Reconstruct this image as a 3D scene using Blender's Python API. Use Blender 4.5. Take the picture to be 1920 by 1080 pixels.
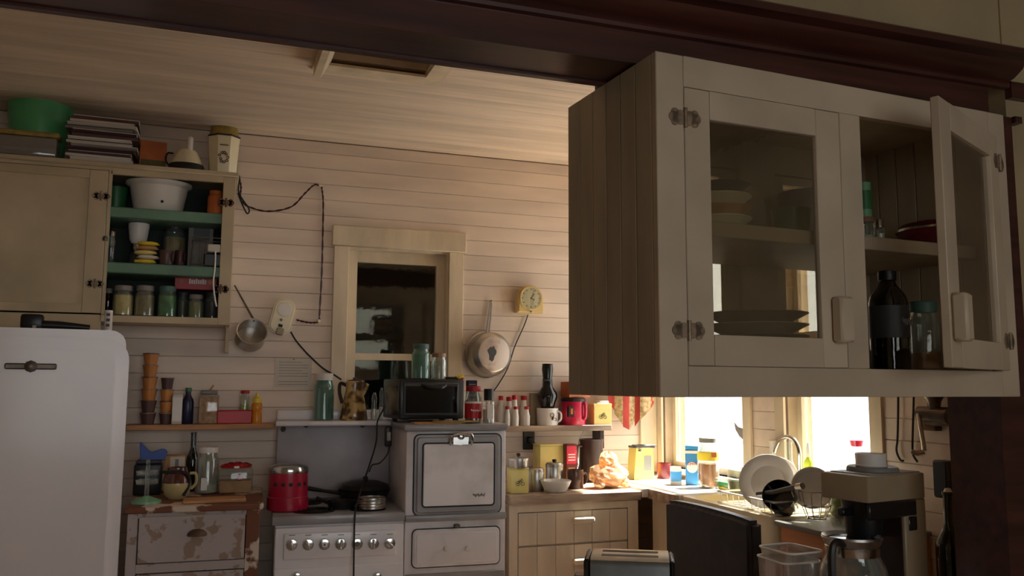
import bpy, bmesh, math, random
from mathutils import Vector, Matrix
random.seed(7)
PI = math.pi
for o in list(bpy.data.objects): bpy.data.objects.remove(o)
SC = bpy.context.scene; COL = SC.collection

# ------------------------------------------------------------------ camera
F = 1600.0; YAW, PITCH, ROLL = [math.radians(a) for a in (19.4, 6.45, .3)]; EYE = Vector((0, 0, 1.41))
_fw = Vector((math.sin(YAW)*math.cos(PITCH), math.cos(YAW)*math.cos(PITCH), math.sin(PITCH)))
_r = Vector((math.cos(YAW), -math.sin(YAW), 0)); _u = _r.cross(_fw)
RT = _r*math.cos(ROLL) + _u*math.sin(ROLL); UP = -_r*math.sin(ROLL) + _u*math.cos(ROLL); FW = _fw
cam = bpy.data.cameras.new('camera'); cam.sensor_width = 36; cam.lens = 36*F/1920; cam.clip_start = .02
camo = bpy.data.objects.new('camera', cam); COL.objects.link(camo)
camo.matrix_world = Matrix(((RT.x, UP.x, -FW.x, EYE.x), (RT.y, UP.y, -FW.y, EYE.y), (RT.z, UP.z, -FW.z, EYE.z), (0, 0, 0, 1)))
SC.camera = camo

# ------------------------------------------------------------------ light
SC.view_settings.view_transform = 'Standard'; SC.view_settings.look = 'None'; SC.view_settings.gamma = 1
SC.view_settings.use_curve_mapping = False
SC.view_settings.exposure = -.72
SC.cycles.use_denoising = True; SC.cycles.transparent_max_bounces = 32
SC.cycles.max_bounces = 12; SC.cycles.diffuse_bounces = 6; SC.cycles.sample_clamp_indirect = 60
W = bpy.data.worlds.new('sky'); SC.world = W; W.use_nodes = True
SKY = 6.0
W.node_tree.nodes['Background'].inputs[0].default_value = (.97, .96, 1.03, 1)
W.node_tree.nodes['Background'].inputs[1].default_value = SKY
SUN = bpy.data.lights.new('sun', 'SUN'); SUN.energy = 120; SUN.angle = math.radians(3); SUN.color = (1, .955, .92)
suno = bpy.data.objects.new('sun', SUN); COL.objects.link(suno)
suno.rotation_euler = Vector((-.60, -.02, -1.0)).to_track_quat('-Z', 'Y').to_euler(); suno.location = (6, 3, 6)
def portal(name, loc, sx, sy, direction):
    l = bpy.data.lights.new(name, 'AREA'); l.shape = 'RECTANGLE'; l.size = sx; l.size_y = sy; l.cycles.is_portal = True
    o = bpy.data.objects.new(name, l); COL.objects.link(o); o.location = loc
    o.rotation_euler = Vector(direction).to_track_quat('-Z', 'Y').to_euler()
portal('window_portal', (2.40, 3.69, 1.62), .8, 1.4, (-1, 0, 0))
portal('window_portal', (2.40, 2.76, 1.62), .5, 1.4, (-1, 0, 0))
portal('window_portal', (.9, -2.62, 1.6), 2.9, 1.7, (0, 1, 0))

# ------------------------------------------------------------------ picture geometry helpers
def ray(px, py): return RT*((px-960)/F) - UP*((py-540)/F) + FW
def PY(px, py, Y): d = ray(px, py); return EYE + d*(Y/d.y)
def PX(px, py, X): d = ray(px, py); return EYE + d*(X/d.x)
def PZ(px, py, Z): d = ray(px, py); return EYE + d*((Z-EYE.z)/d.z)
def dep(p): return (Vector(p)-EYE).dot(FW)
def _solve(axis, p, n):                     # move p along an axis until n.(p-EYE)=0
    q = Vector(p); q[axis] = 0; return -(q-EYE).dot(n)/n[axis] if abs(n[axis]) > 1e-9 else 0
def colX(px, Y, z): return _solve(0, (0, Y, z), RT*F-FW*(px-960))
def colY(px, X, z): return _solve(1, (X, 0, z), RT*F-FW*(px-960))
def rowZ(py, X, Y): return _solve(2, (X, Y, 0), UP*F+FW*(py-540))
def fit(pl, pr, pt, Y, z0):                 # thing standing at depth Y on height z0: its place, width and height
    X = colX((pl+pr)/2, Y, z0); return Vector((X, Y, z0)), (pr-pl)/F*dep((X, Y, z0)), rowZ(pt, X, Y)-z0
def fitX(pl, pr, pt, X, z0):
    Y = colY((pl+pr)/2, X, z0); return Vector((X, Y, z0)), (pr-pl)/F*dep((X, Y, z0)), rowZ(pt, X, Y)-z0
class Frame:                                # upright local frame of a piece of furniture
    def __init__(s, O, deg): s.O = Vector(O); s.a = math.radians(deg); s.u = Vector((math.cos(s.a), math.sin(s.a), 0)); s.v = Vector((-math.sin(s.a), math.cos(s.a), 0))
    def at(s, px, py, off=0):
        d = ray(px, py); t = (s.O+s.v*off-EYE).dot(s.v)/d.dot(s.v); p = EYE+d*t-s.O; return p.dot(s.u), p.z
    def w(s, u, v, z=0): return s.O+s.u*u+s.v*v+Vector((0, 0, z))

# ------------------------------------------------------------------ materials
def lin(c): return tuple(((x/255)/12.92 if x/255 <= .04045 else ((x/255+.055)/1.055)**2.4) for x in c[:3])+(1,)
MATS = {}
def M(name, c, rough=.5, metal=0, var=.12, sc=7, bump=0, stretch=(1, 1, 1), coat=0, c2=None, lo=.35, hi=.65, det=5, emit=0):
    m = bpy.data.materials.new(name); m.use_nodes = True; t = m.node_tree; N = t.nodes; L = t.links
    b = N['Principled BSDF']; b.inputs['Roughness'].default_value = rough; b.inputs['Metallic'].default_value = metal
    if coat: b.inputs['Coat Weight'].default_value = coat; b.inputs['Coat Roughness'].default_value = .12
    co = N.new('ShaderNodeTexCoord'); mp = N.new('ShaderNodeMapping'); mp.inputs['Scale'].default_value = stretch
    oi = N.new('ShaderNodeObjectInfo'); ad = N.new('ShaderNodeVectorMath'); ad.operation = 'ADD'
    L.new(co.outputs['Object'], mp.inputs[0]); L.new(mp.outputs[0], ad.inputs[0]); L.new(oi.outputs['Random'], ad.inputs[1])
    n = N.new('ShaderNodeTexNoise'); n.inputs['Scale'].default_value = sc; n.inputs['Detail'].default_value = det
    L.new(ad.outputs[0], n.inputs['Vector'])
    r = N.new('ShaderNodeValToRGB'); L.new(n.outputs['Fac'], r.inputs[0])
    a = lin(c); e = r.color_ramp.elements
    if c2 is None:
        e[0].color = tuple(x*(1-var) for x in a[:3])+(1,); e[1].color = tuple(min(1, x*(1+var)) for x in a[:3])+(1,)
    else: e[0].color = a; e[1].color = lin(c2)
    e[0].position = lo; e[1].position = hi
    L.new(r.outputs[0], b.inputs['Base Color'])
    if bump:
        bp = N.new('ShaderNodeBump'); bp.inputs['Strength'].default_value = bump; bp.inputs['Distance'].default_value = .004
        L.new(n.outputs['Fac'], bp.inputs['Height']); L.new(bp.outputs[0], b.inputs['Normal'])
    MATS[name] = m; return m
def G(name, tint, refl=.5, rough=.02, base=.05, milk=0):           # thin clear or tinted glass
    m = bpy.data.materials.new(name); m.use_nodes = True; t = m.node_tree; N = t.nodes; L = t.links
    N.remove(N['Principled BSDF']); out = N['Material Output']
    tr = N.new('ShaderNodeBsdfTransparent'); tr.inputs[0].default_value = lin(tint)
    gl = N.new('ShaderNodeBsdfGlossy'); gl.inputs['Roughness'].default_value = rough; gl.inputs[0].default_value = (1, 1, 1, 1)
    lw = N.new('ShaderNodeLayerWeight'); lw.inputs[0].default_value = .25
    mr = N.new('ShaderNodeMapRange'); mr.inputs['To Min'].default_value = base; mr.inputs['To Max'].default_value = refl
    nz = N.new('ShaderNodeTexNoise'); nz.inputs['Scale'].default_value = 9; bp = N.new('ShaderNodeBump'); bp.inputs['Strength'].default_value = .03; bp.inputs['Distance'].default_value = .01
    L.new(nz.outputs['Fac'], bp.inputs['Height']); L.new(bp.outputs[0], gl.inputs['Normal'])
    mx = N.new('ShaderNodeMixShader'); L.new(lw.outputs['Facing'], mr.inputs[0]); L.new(mr.outputs[0], mx.inputs[0])
    body = tr
    if milk:
        df = N.new('ShaderNodeBsdfDiffuse'); df.inputs[0].default_value = lin(tint); body = N.new('ShaderNodeMixShader'); body.inputs[0].default_value = milk
        L.new(tr.outputs[0], body.inputs[1]); L.new(df.outputs[0], body.inputs[2])
    L.new(body.outputs[0], mx.inputs[1]); L.new(gl.outputs[0], mx.inputs[2]); L.new(mx.outputs[0], out.inputs['Surface'])
    MATS[name] = m; return m
M('siding', (226, 208, 192), .55, var=.10, sc=3, stretch=(.6, 3, 3), bump=.12)
M('siding_back', (176, 158, 134), .8)
M('ceiling_paint', (224, 206, 186), .6, var=.14, sc=2.5, stretch=(.5, 4, 4), bump=.1)
M('cream_trim', (218, 201, 174), .5, var=.12, sc=5, stretch=(2, 2, .5), bump=.1)
M('cabinet_paint', (192, 173, 149), .45, var=.12, sc=4, bump=.12)
M('side_paint', (172, 158, 134), .55, var=.12, sc=4, stretch=(3, 3, .5))
M('cabinet_inside', (168, 150, 124), .6, var=.12)
M('dark_wood', (68, 34, 27), .38, var=.35, sc=5, stretch=(.5, 6, 6), bump=.1, coat=.25)
M('plaster', (162, 142, 108), .9, var=.14, sc=3, bump=.2)
M('floor_wood', (184, 146, 112), .45, var=.25, sc=4, stretch=(8, .5, 1))
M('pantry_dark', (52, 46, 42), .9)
M('cupboard_paint', (196, 178, 146), .55, var=.14, sc=4, bump=.15)
M('cupboard_green', (104, 140, 116), .5, var=.2)
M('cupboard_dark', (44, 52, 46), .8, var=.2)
M('enamel', (234, 230, 234), .36, var=.06, sc=4, coat=.5)
M('enamel_worn', (236, 232, 236), .36, c2=(204, 196, 192), sc=6, lo=.45, hi=.75, coat=.4)
M('fridge_white', (230, 222, 222), .28, var=.05, sc=2, coat=.35)
M('stove_grey', (150, 148, 150), .35, var=.12, sc=8, coat=.3)
M('black_line', (24, 23, 24), .6)
M('chrome', (200, 198, 194), .18, 1, var=.1, sc=12)
M('steel', (140, 142, 142), .3, 1, var=.2, sc=9)
M('aluminium', (190, 186, 180), .32, 1, var=.16, sc=14)
M('dull_metal', (112, 102, 92), .45, .8, var=.3, sc=20)
M('rusty', (104, 78, 58), .7, .3, var=.4, sc=30)
M('iron', (34, 30, 29), .5, .3, var=.3, sc=12)
M('black_plastic', (22, 22, 23), .35, var=.2)
M('black_gloss', (14, 14, 15), .15, coat=.4)
M('chippy', (150, 128, 110), .7, c2=(176, 165, 163), sc=22, lo=.39, hi=.43, bump=.5, det=8)
M('chippy_brown', (112, 66, 42), .7, c2=(206, 190, 174), sc=9, lo=.52, hi=.55, bump=.5, det=8)
M('worktop', (136, 112, 96), .5, c2=(196, 174, 150), sc=7, stretch=(.6, 3, 3), lo=.4, hi=.66, bump=.15)
M('counter_pale', (228, 220, 206), .3, var=.1, sc=6)
M('drawer_paint', (212, 196, 174), .5, var=.1, sc=4, stretch=(3, 3, .6), bump=.1)
M('pine', (196, 128, 76), .5, var=.25, sc=5, stretch=(4, .6, 4))
M('leather', (40, 30, 28), .38, var=.25, sc=22, bump=.35)
M('white', (228, 222, 214), .4, var=.05); M('paper', (206, 198, 186), .8, var=.05); M('cream', (228, 214, 178), .35, var=.06)
M('red', (176, 24, 34), .4, var=.15); M('dark_red', (96, 22, 26), .4, var=.2); M('pink_red', (206, 28, 70), .3, var=.1, coat=.3)
M('yellow', (226, 198, 60), .4, var=.1); M('canary', (228, 212, 132), .4, var=.06); M('orange', (190, 100, 44), .45, var=.2)
M('tub_orange', (196, 128, 66), .35, var=.15); M('tub_brown', (104, 62, 40), .35, var=.2); M('tub_plum', (92, 66, 62), .4, var=.15)
M('navy', (30, 28, 62), .3, var=.2); M('blue', (34, 70, 150), .4, var=.2); M('sky_blue', (60, 140, 200), .4)
M('green', (54, 120, 70), .4, var=.2); M('jade', (122, 178, 138), .3, var=.1); M('lime', (188, 206, 60), .4)
M('brown', (74, 44, 32), .3, var=.2, coat=.3); M('dark_brown', (48, 30, 26), .35, var=.2)
M('tan', (186, 140, 92), .7, var=.2, sc=20); M('cereal', (206, 160, 104), .8, c2=(160, 110, 62), sc=60)
M('wood_light', (184, 132, 86), .55, var=.2, sc=6, stretch=(.6, 5, 5)); M('plum_metal', (70, 40, 44), .4, .3)
M('grey', (128, 124, 118), .5); M('dark_grey', (62, 62, 64), .45); M('honey', (206, 130, 34), .25); M('amber', (196, 112, 36), .3, var=.15)
M('print_brown', (92, 56, 44), .6); M('ink', (40, 38, 40), .7); M('pickle', (116, 116, 52), .4, var=.3, sc=30); M('corn', (244, 214, 140), .5, var=.15, sc=40)
M('mustard', (150, 126, 60), .5, var=.3, sc=30); M('peas', (150, 176, 112), .5, var=.25, sc=40); M('rubber', (22, 20, 20), .6)
M('cloth_red', (166, 62, 44), .9, c2=(214, 176, 128), sc=26, lo=.45, hi=.55); M('cloth_sand', (206, 182, 140), .9, c2=(150, 120, 76), sc=60)
M('cloth_brick', (170, 58, 46), .9, var=.2); M('agate', (96, 66, 32), .25, c2=(196, 164, 104), sc=16, lo=.48, hi=.56, coat=.5)
M('hinge_metal', (140, 120, 98), .5, .35, var=.35, sc=40); M('magenta', (168, 22, 54), .3, var=.1, coat=.3); M('guard_shaded', (176, 170, 174), .4, var=.08)  # last one: enamel greyed so its colour carries the backguard's shade
M('beige_plastic', (158, 140, 112), .45, var=.06); M('bakelite', (40, 32, 26), .4); M('olive', (92, 92, 40), .3)
G('pane', (245, 248, 245), .5, .01, .06); G('pane_cab', (236, 234, 228), .6, .02, .11); G('glass', (240, 244, 241), .6, milk=.05); G('teal_glass', (164, 206, 194), .6, milk=.22)
G('green_glass', (70, 110, 70), .6); G('amber_glass', (190, 120, 50), .5); G('olive_glass', (92, 96, 34), .6); G('aqua_glass', (206, 230, 220), .6, milk=.06)
G('green_plastic', (96, 214, 150), .35, .1, .1); G('clear_plastic', (236, 234, 230), .45, .08, .08, milk=.1); G('bag_plastic', (236, 208, 172), .45, .15, .10, milk=.3)

# ------------------------------------------------------------------ mesh helpers
def box(bm, x0, x1, y0, y1, z0, z1, bev=0, seg=1):
    b = bmesh.new() if bev else bm
    v = [b.verts.new(p) for p in ((x0, y0, z0), (x1, y0, z0), (x1, y1, z0), (x0, y1, z0), (x0, y0, z1), (x1, y0, z1), (x1, y1, z1), (x0, y1, z1))]
    for f in ((0, 3, 2, 1), (4, 5, 6, 7), (0, 1, 5, 4), (1, 2, 6, 5), (2, 3, 7, 6), (3, 0, 4, 7)): b.faces.new([v[i] for i in f])
    if bev:
        bmesh.ops.bevel(b, geom=b.edges[:], offset=bev, segments=seg, affect='EDGES', profile=.5)
        merge(bm, b)
    return bm
def merge(bm, b, mat=None):
    if mat is not None: bmesh.ops.transform(b, matrix=mat, verts=b.verts)
    me = bpy.data.meshes.new('tmp'); b.to_mesh(me); b.free(); bm.from_mesh(me); bpy.data.meshes.remove(me); return bm
def lathe(bm, prof, seg=24, c=(0, 0, 0), sx=1, sy=1, cap=True):
    rings = []
    for r, z in prof:
        if r < 1e-5: rings.append([bm.verts.new((c[0], c[1], c[2]+z))])
        else: rings.append([bm.verts.new((c[0]+sx*r*math.cos(2*PI*i/seg), c[1]+sy*r*math.sin(2*PI*i/seg), c[2]+z)) for i in range(seg)])
    for a, b in zip(rings, rings[1:]):
        if len(a) == 1 and len(b) == 1: continue
        for i in range(seg):
            j = (i+1) % seg
            if len(a) == 1: bm.faces.new((a[0], b[j], b[i]))
            elif len(b) == 1: bm.faces.new((a[i], a[j], b[0]))
            else: bm.faces.new((a[i], a[j], b[j], b[i]))
    if cap:
        if len(rings[0]) > 1: bm.faces.new(rings[0][::-1])
        if len(rings[-1]) > 1: bm.faces.new(rings[-1])
    return bm
def tube(bm, pts, r, seg=8):
    pts = [Vector(p) for p in pts]; rings = []; n = len(pts); nrm = None
    for i, p in enumerate(pts):
        t = (pts[min(i+1, n-1)]-pts[max(i-1, 0)]).normalized()
        if nrm is None: nrm = t.orthogonal().normalized()
        else: nrm = (nrm-t*nrm.dot(t)).normalized()
        b = t.cross(nrm); rr = r[i] if isinstance(r, (list, tuple)) else r
        rings.append([bm.verts.new(p+(nrm*math.cos(2*PI*k/seg)+b*math.sin(2*PI*k/seg))*rr) for k in range(seg)])
    for a, b in zip(rings, rings[1:]):
        for k in range(seg): bm.faces.new((a[k], a[(k+1) % seg], b[(k+1) % seg], b[k]))
    bm.faces.new(rings[0][::-1]); bm.faces.new(rings[-1]); return bm
def curve_pts(pts, n=6):                     # smooth a polyline (Catmull-Rom)
    P = [Vector(p) for p in pts]; P = [P[0]*2-P[1]]+P+[P[-1]*2-P[-2]]; out = []
    for i in range(1, len(P)-2):
        for k in range(n):
            t = k/n; a, b, c, d = P[i-1:i+3]
            out.append(.5*((2*b)+(c-a)*t+(2*a-5*b+4*c-d)*t*t+(3*b-a-3*c+d)*t**3))
    return out+[P[-2]]
def prism(bm, poly, axis, a, b):             # poly of 2-D points swept along an axis from a to b
    def P(p, s): return {'x': (s, p[0], p[1]), 'y': (p[0], s, p[1]), 'z': (p[0], p[1], s)}[axis]
    v0 = [bm.verts.new(P(p, a)) for p in poly]; v1 = [bm.verts.new(P(p, b)) for p in poly]; n = len(poly)
    bm.faces.new(v0); bm.faces.new(v1[::-1])
    for i in range(n): bm.faces.new((v0[i], v1[i], v1[(i+1) % n], v0[(i+1) % n]))
    bmesh.ops.recalc_face_normals(bm, faces=bm.faces[:]); return bm
def rrect(x0, x1, z0, z1, r, n=4):
    out = []
    for cx, cz, a in ((x1-r, z1-r, 0), (x0+r, z1-r, 1), (x0+r, z0+r, 2), (x1-r, z0+r, 3)):
        for k in range(n+1): t = (a+k/n)*PI/2; out.append((cx+r*math.cos(t), cz+r*math.sin(t)))
    return out
def obj(name, bm, mat, parent=None, loc=None, rz=0, smooth=True):
    me = bpy.data.meshes.new(name); bmesh.ops.recalc_face_normals(bm, faces=bm.faces[:]); bm.to_mesh(me); bm.free()
    me.materials.append(MATS[mat] if isinstance(mat, str) else mat)
    if smooth: me.shade_smooth(); me.set_sharp_from_angle(angle=math.radians(38))
    o = bpy.data.objects.new(name, me); COL.objects.link(o)
    if parent: o.parent = parent
    if loc is not None: o.location = loc
    o.rotation_euler.z = rz; return o
def B(): return bmesh.new()
def bobj(name, mat, parent, x0, x1, y0, y1, z0, z1, bev=0, seg=1, **k): return obj(name, box(B(), x0, x1, y0, y1, z0, z1, bev, seg), mat, parent, **k)
def tag(o, label, cat, group=None):
    o['label'] = label; o['category'] = cat
    if group: o['group'] = group
    return o
def thing(name, label, cat, loc=(0, 0, 0), rz=0, group=None):
    o = bpy.data.objects.new(name, None); COL.objects.link(o); o.empty_display_size = .05; o.location = loc; o.rotation_euler.z = rz
    return tag(o, label, cat, group)
def struct(o): o['kind'] = 'structure'; return o
def root(name, loc=(0, 0, 0), rz=0):
    o = bpy.data.objects.new(name, None); COL.objects.link(o); o.location = loc; o.rotation_euler.z = rz; return struct(o)
def clone(o, parent=None):
    c = o.copy(); COL.objects.link(c); c.parent = parent
    for ch in o.children: clone(ch, c)
    return c
def textbm(s, size, depth=.0006):            # raised lettering, in the x-z plane facing -y
    cu = bpy.data.curves.new('t', 'FONT'); cu.body = s; cu.size = size; cu.extrude = depth; cu.align_x = 'CENTER'; cu.align_y = 'CENTER'; cu.resolution_u = 2
    ob = bpy.data.objects.new('t', cu); COL.objects.link(ob); dg = bpy.context.evaluated_depsgraph_get()
    me = bpy.data.meshes.new_from_object(ob.evaluated_get(dg)); bpy.data.objects.remove(ob); bm = bmesh.new(); bm.from_mesh(me); bpy.data.meshes.remove(me)
    bmesh.ops.rotate(bm, verts=bm.verts, cent=(0, 0, 0), matrix=Matrix.Rotation(PI/2, 3, 'X')); return bm
def text(s, size, mat, parent, loc, name='lettering'): return obj(name, textbm(s, size), mat, parent, loc, smooth=False)
M('bowl_green', (92, 190, 128), .3, var=.06, coat=.3)

# ================================================================== the setting
YW, XW, ZC = 4.14, 2.30, 2.58               # back wall, window wall, ceiling
XL = -1.30                                  # left wall
PF, PB = 1.69, 1.86                         # partition front and back
PITCHB = .0765
z_line = rowZ(650, colX(1000, YW, 1.5), YW) % PITCHB
rows = []; z = z_line-PITCHB
while z < ZC:
    a, b = max(z, 0), min(z+PITCHB, ZC)
    if b-a > .012: rows.append((a, b))
    z += PITCHB
floor = struct(bobj('floor', 'floor_wood', None, XL-.1, 3.6, -2.6, YW+.1, -.06, 0))
# back wall: backing, then each board
WX0, WX1, WZ0, WZ1 = .600, 1.118, 1.02, 2.075     # opening of the dark window in the back wall
wb = B(); box(wb, XL, WX0, YW, YW+.08, 0, ZC+.06); box(wb, WX1, XW+.12, YW, YW+.08, 0, ZC+.06); box(wb, WX0, WX1, YW, YW+.08, 0, WZ0); box(wb, WX0, WX1, YW, YW+.08, WZ1, ZC+.06)
wall_back = struct(obj('wall_back', wb, 'siding_back'))
def board_y(a, b, x0, x1): bobj('board', 'siding', wall_back, x0, x1, YW-.012, YW-.0005, a+.0006, b-.0006, .0022, smooth=False)
for a, b in rows:
    if b <= WZ0-.02 or a >= WZ1+.02: board_y(a, b, XL, XW)
    else: board_y(a, b, XL, WX0-.03); board_y(a, b, WX1+.03, XW)
# window wall with two openings
W1, W2, WS, WT = (3.325, 4.062), (2.534, 3.03), .985, 2.25
segs = [(W1[1], YW), (W2[1], W1[0]), (1.2, W2[0])]
wr = B()
for y0, y1 in segs: box(wr, XW, XW+.12, y0, y1, 0, ZC+.06)
for y0, y1 in (W1, W2): box(wr, XW, XW+.12, y0, y1, 0, WS); box(wr, XW, XW+.12, y0, y1, WT, ZC+.06)
wall_right = struct(obj('wall_right', wr, 'siding_back'))
for a, b in rows:
    ss = [(PB, YW-.012)] if (b <= WS-.02 or a >= WT+.02) else [(W2[1]+.06, W1[0]-.06), (PB, W2[0]-.04)]
    for y0, y1 in ss: bobj('board', 'siding', wall_right, XW-.012, XW-.0005, y0, y1, a+.0006, b-.0006, .0022, smooth=False)
# ceiling boards with a framed hatch
hz = ZC
hl, hr = PZ(620, 120, hz), PZ(800, 140, hz); HX0, HX1, HY1 = hl.x, hr.x, (hl.y+hr.y)/2; HY0 = HY1-.62
ce = B(); box(ce, XL, HX0, PB, YW, ZC+.02, ZC+.06); box(ce, HX1, XW+.1, PB, YW, ZC+.02, ZC+.06); box(ce, HX0, HX1, HY1, YW, ZC+.02, ZC+.06); box(ce, HX0, HX1, PB, HY0, ZC+.02, ZC+.06)
ceiling = struct(obj('ceiling', ce, 'siding_back'))
y = YW-.012
while y > PB:
    y0 = max(y-PITCHB, PB)
    parts = [(XL, XW)] if (y0 >= HY1 or y <= HY0) else [(XL, HX0), (HX1, XW)]
    for x0, x1 in parts: bobj('board', 'ceiling_paint', ceiling, x0, x1, y0+.0003, y-.0003, ZC+.002, ZC+.0195, .0019, smooth=False)
    y = y0
hb = B(); box(hb, HX0, HX1, HY1, HY1+.02, ZC+.06, ZC+.42); box(hb, HX0, HX1, HY0-.02, HY0, ZC+.06, ZC+.42); box(hb, HX0-.02, HX0, HY0, HY1, ZC+.06, ZC+.42); box(hb, HX1, HX1+.02, HY0, HY1, ZC+.06, ZC+.42); box(hb, HX0, HX1, HY0, HY1, ZC+.42, ZC+.44)
obj('hatch_shaft', hb, 'ceiling_paint', ceiling)
q = PZ(583, 135, hz); prism(hb := B(), [(HX0-.004, ZC+.0), (HX0-.06, ZC-.0), (HX0-.06, ZC-.055), (HX0-.035, ZC-.055)], 'y', HY0, HY1+.02)
obj('hatch_side_board', hb, 'cream_trim', ceiling)
bobj('hatch_casing', 'cream_trim', ceiling, HX1, HX1+.07, HY0, HY1+.08, ZC-.008, ZC+.002)
bobj('hatch_casing', 'cream_trim', ceiling, HX0-.06, HX1, HY1, HY1+.08, ZC-.008, ZC+.002)
# other walls
wl = B(); box(wl, XL-.1, XL, -2.6, YW+.1, 0, 3.0); struct(obj('wall_left', wl, 'plaster'))
wf = B(); RX0, RX1, RZ0, RZ1 = -.55, 2.35, .75, 2.45
for x0, x1, z0, z1 in ((XL, RX0, 0, 3), (RX1, 3.6, 0, 3), (RX0, RX1, 0, RZ0), (RX0, RX1, RZ1, 3)): box(wf, x0, x1, -2.6, -2.5, z0, z1)
struct(obj('wall_rear', wf, 'plaster'))
struct(bobj('wall_side', 'plaster', None, 3.4, 3.5, -2.5, PB, 0, 3.0))
struct(bobj('ceiling_front', 'plaster', None, XL, 3.5, -2.5, PB, 2.9, 3.0))
# partition with the wide opening
JX, LZ = 1.945, 2.145
pw = B(); box(pw, JX+.10, 3.4, PF+.015, PB-.01, 0, 2.9); box(pw, XL, JX+.10, PF+.02, PB-.01, LZ+.14, 2.9); struct(obj('wall_partition', pw, 'plaster'))
lt = root('trim_1')
bobj('lintel_beam', 'dark_wood', lt, XL, JX+.02, PF, PB, LZ, LZ+.15)
prism(c := B(), [(PF, LZ+.075), (PF-.012, LZ+.078), (PF-.016, LZ+.086), (PF-.012, LZ+.094), (PF-.03, LZ+.1), (PF-.055, LZ+.115), (PF-.065, LZ+.13), (PF-.09, LZ+.138), (PF-.09, LZ+.155), (PF-.082, LZ+.162), (PF, LZ+.162)], 'x', XL, JX+.085)
obj('cornice', c, 'dark_wood', lt)
bobj('soffit_board', 'dark_wood', lt, XL, JX, PB-.035, PB-.02, LZ-.006, LZ)
po = root('trim_2'); bobj('post', 'dark_wood', po, JX, JX+.10, PF, PB, 0, LZ)
bobj('post_cap', 'dark_wood', po, JX+.10, JX+.125, PF-.012, PF+.015, rowZ(232, JX+.1, PF), rowZ(220, JX+.1, PF))
bobj('picture_rail', 'dark_wood', po, JX+.10, 3.4, PF-.006, PF+.015, rowZ(186, JX+.13, PF), rowZ(156, JX+.13, PF))
# windows: casings, sash frames, panes
def sash_window(n, y0, y1):
    w = root('window_%d' % n)
    for a, b in ((y0, y0+.03), (y1-.03, y1)): bobj('sash_stile', 'cream_trim', w, XW+.045, XW+.075, a, b, WS, WT)
    for a, b in ((WS, WS+.03), (1.60, 1.635), (WT-.05, WT)): bobj('sash_rail', 'cream_trim', w, XW+.044, XW+.076, y0+.03, y1-.03, a, b)
    for a, b in ((WS+.03, 1.60), (1.635, WT-.05)): bobj('pane', 'pane', w, XW+.058, XW+.062, y0+.03, y1-.03, a, b)
    bobj('sill', 'cream_trim', w, XW-.03, XW+.12, y0-.06, y1+.05, WS-.025, WS, .004)
    bobj('casing_head', 'cream_trim', w, XW-.024, XW-.012, y0-.06, min(y1+.06, YW-.013), WT, WT+.1)
    for a, b in ((y0-.06, y0), (y1, min(y1+.06, YW-.013))): bobj('casing', 'cream_trim', w, XW-.024, XW-.012, a, b, WS, WT)
sash_window(1, *W1); sash_window(2, *W2)
w4 = root('window_4')  # unseen rear window, added and sized to light the cabinet front
for a, b in ((RX0, RX0+.06), (RX1-.06, RX1), (.87, .93)): bobj('sash_stile', 'cream_trim', w4, a, b, -2.57, -2.53, RZ0, RZ1)
for a, b in ((RZ0, RZ0+.06), (RZ1-.06, RZ1)): bobj('sash_rail', 'cream_trim', w4, RX0, RX1, -2.57, -2.53, a, b)
bobj('pane', 'pane', w4, RX0, RX1, -2.552, -2.548, RZ0, RZ1)
# corner board beside the towel
struct(bobj('trim_3', 'cream_trim', None, colX(1196, YW, 1.2), XW-.026, YW-.034, YW-.012, .95, ZC, .003))
# dark window in the back wall and the pantry beyond it
w3 = root('window_3')
bobj('casing_head', 'cream_trim', w3, .530, 1.200, YW-.036, YW-.012, 2.07, 2.172, .004)
bobj('casing', 'cream_trim', w3, .540, .612, YW-.032, YW-.012, 1.0, 2.07, .003); bobj('casing', 'cream_trim', w3, 1.112, 1.188, YW-.032, YW-.012, 1.0, 2.07, .003)
bobj('jamb', 'cream_trim', w3, .600, .614, YW-.012, YW+.11, 1.02, 2.075); bobj('jamb', 'cream_trim', w3, 1.104, 1.118, YW-.012, YW+.11, 1.02, 2.075)
bobj('head_jamb', 'cream_trim', w3, .614, 1.104, YW-.012, YW+.11, 2.06, 2.075)
SY = YW+.035
for a, b in ((.614, .664), (1.064, 1.104)): bobj('sash_stile', 'cream_trim', w3, a, b, SY, SY+.03, 1.02, 2.06)
for a, b in ((1.975+.03, 2.06), (1.525, 1.558), (1.02, 1.08)): bobj('sash_rail', 'cream_trim', w3, .664, 1.064, SY, SY+.03, a, b)
bobj('pane', 'pane', w3, .664, 1.064, SY+.012, SY+.016, 1.558, 2.005); bobj('pane', 'pane', w3, .664, 1.064, SY+.012, SY+.016, 1.08, 1.525)
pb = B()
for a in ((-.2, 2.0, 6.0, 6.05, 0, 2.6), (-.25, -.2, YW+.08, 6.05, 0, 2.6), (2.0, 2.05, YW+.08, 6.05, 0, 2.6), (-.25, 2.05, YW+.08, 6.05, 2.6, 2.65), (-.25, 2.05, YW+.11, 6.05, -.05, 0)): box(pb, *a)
struct(obj('wall_pantry', pb, 'pantry_dark'))

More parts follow.
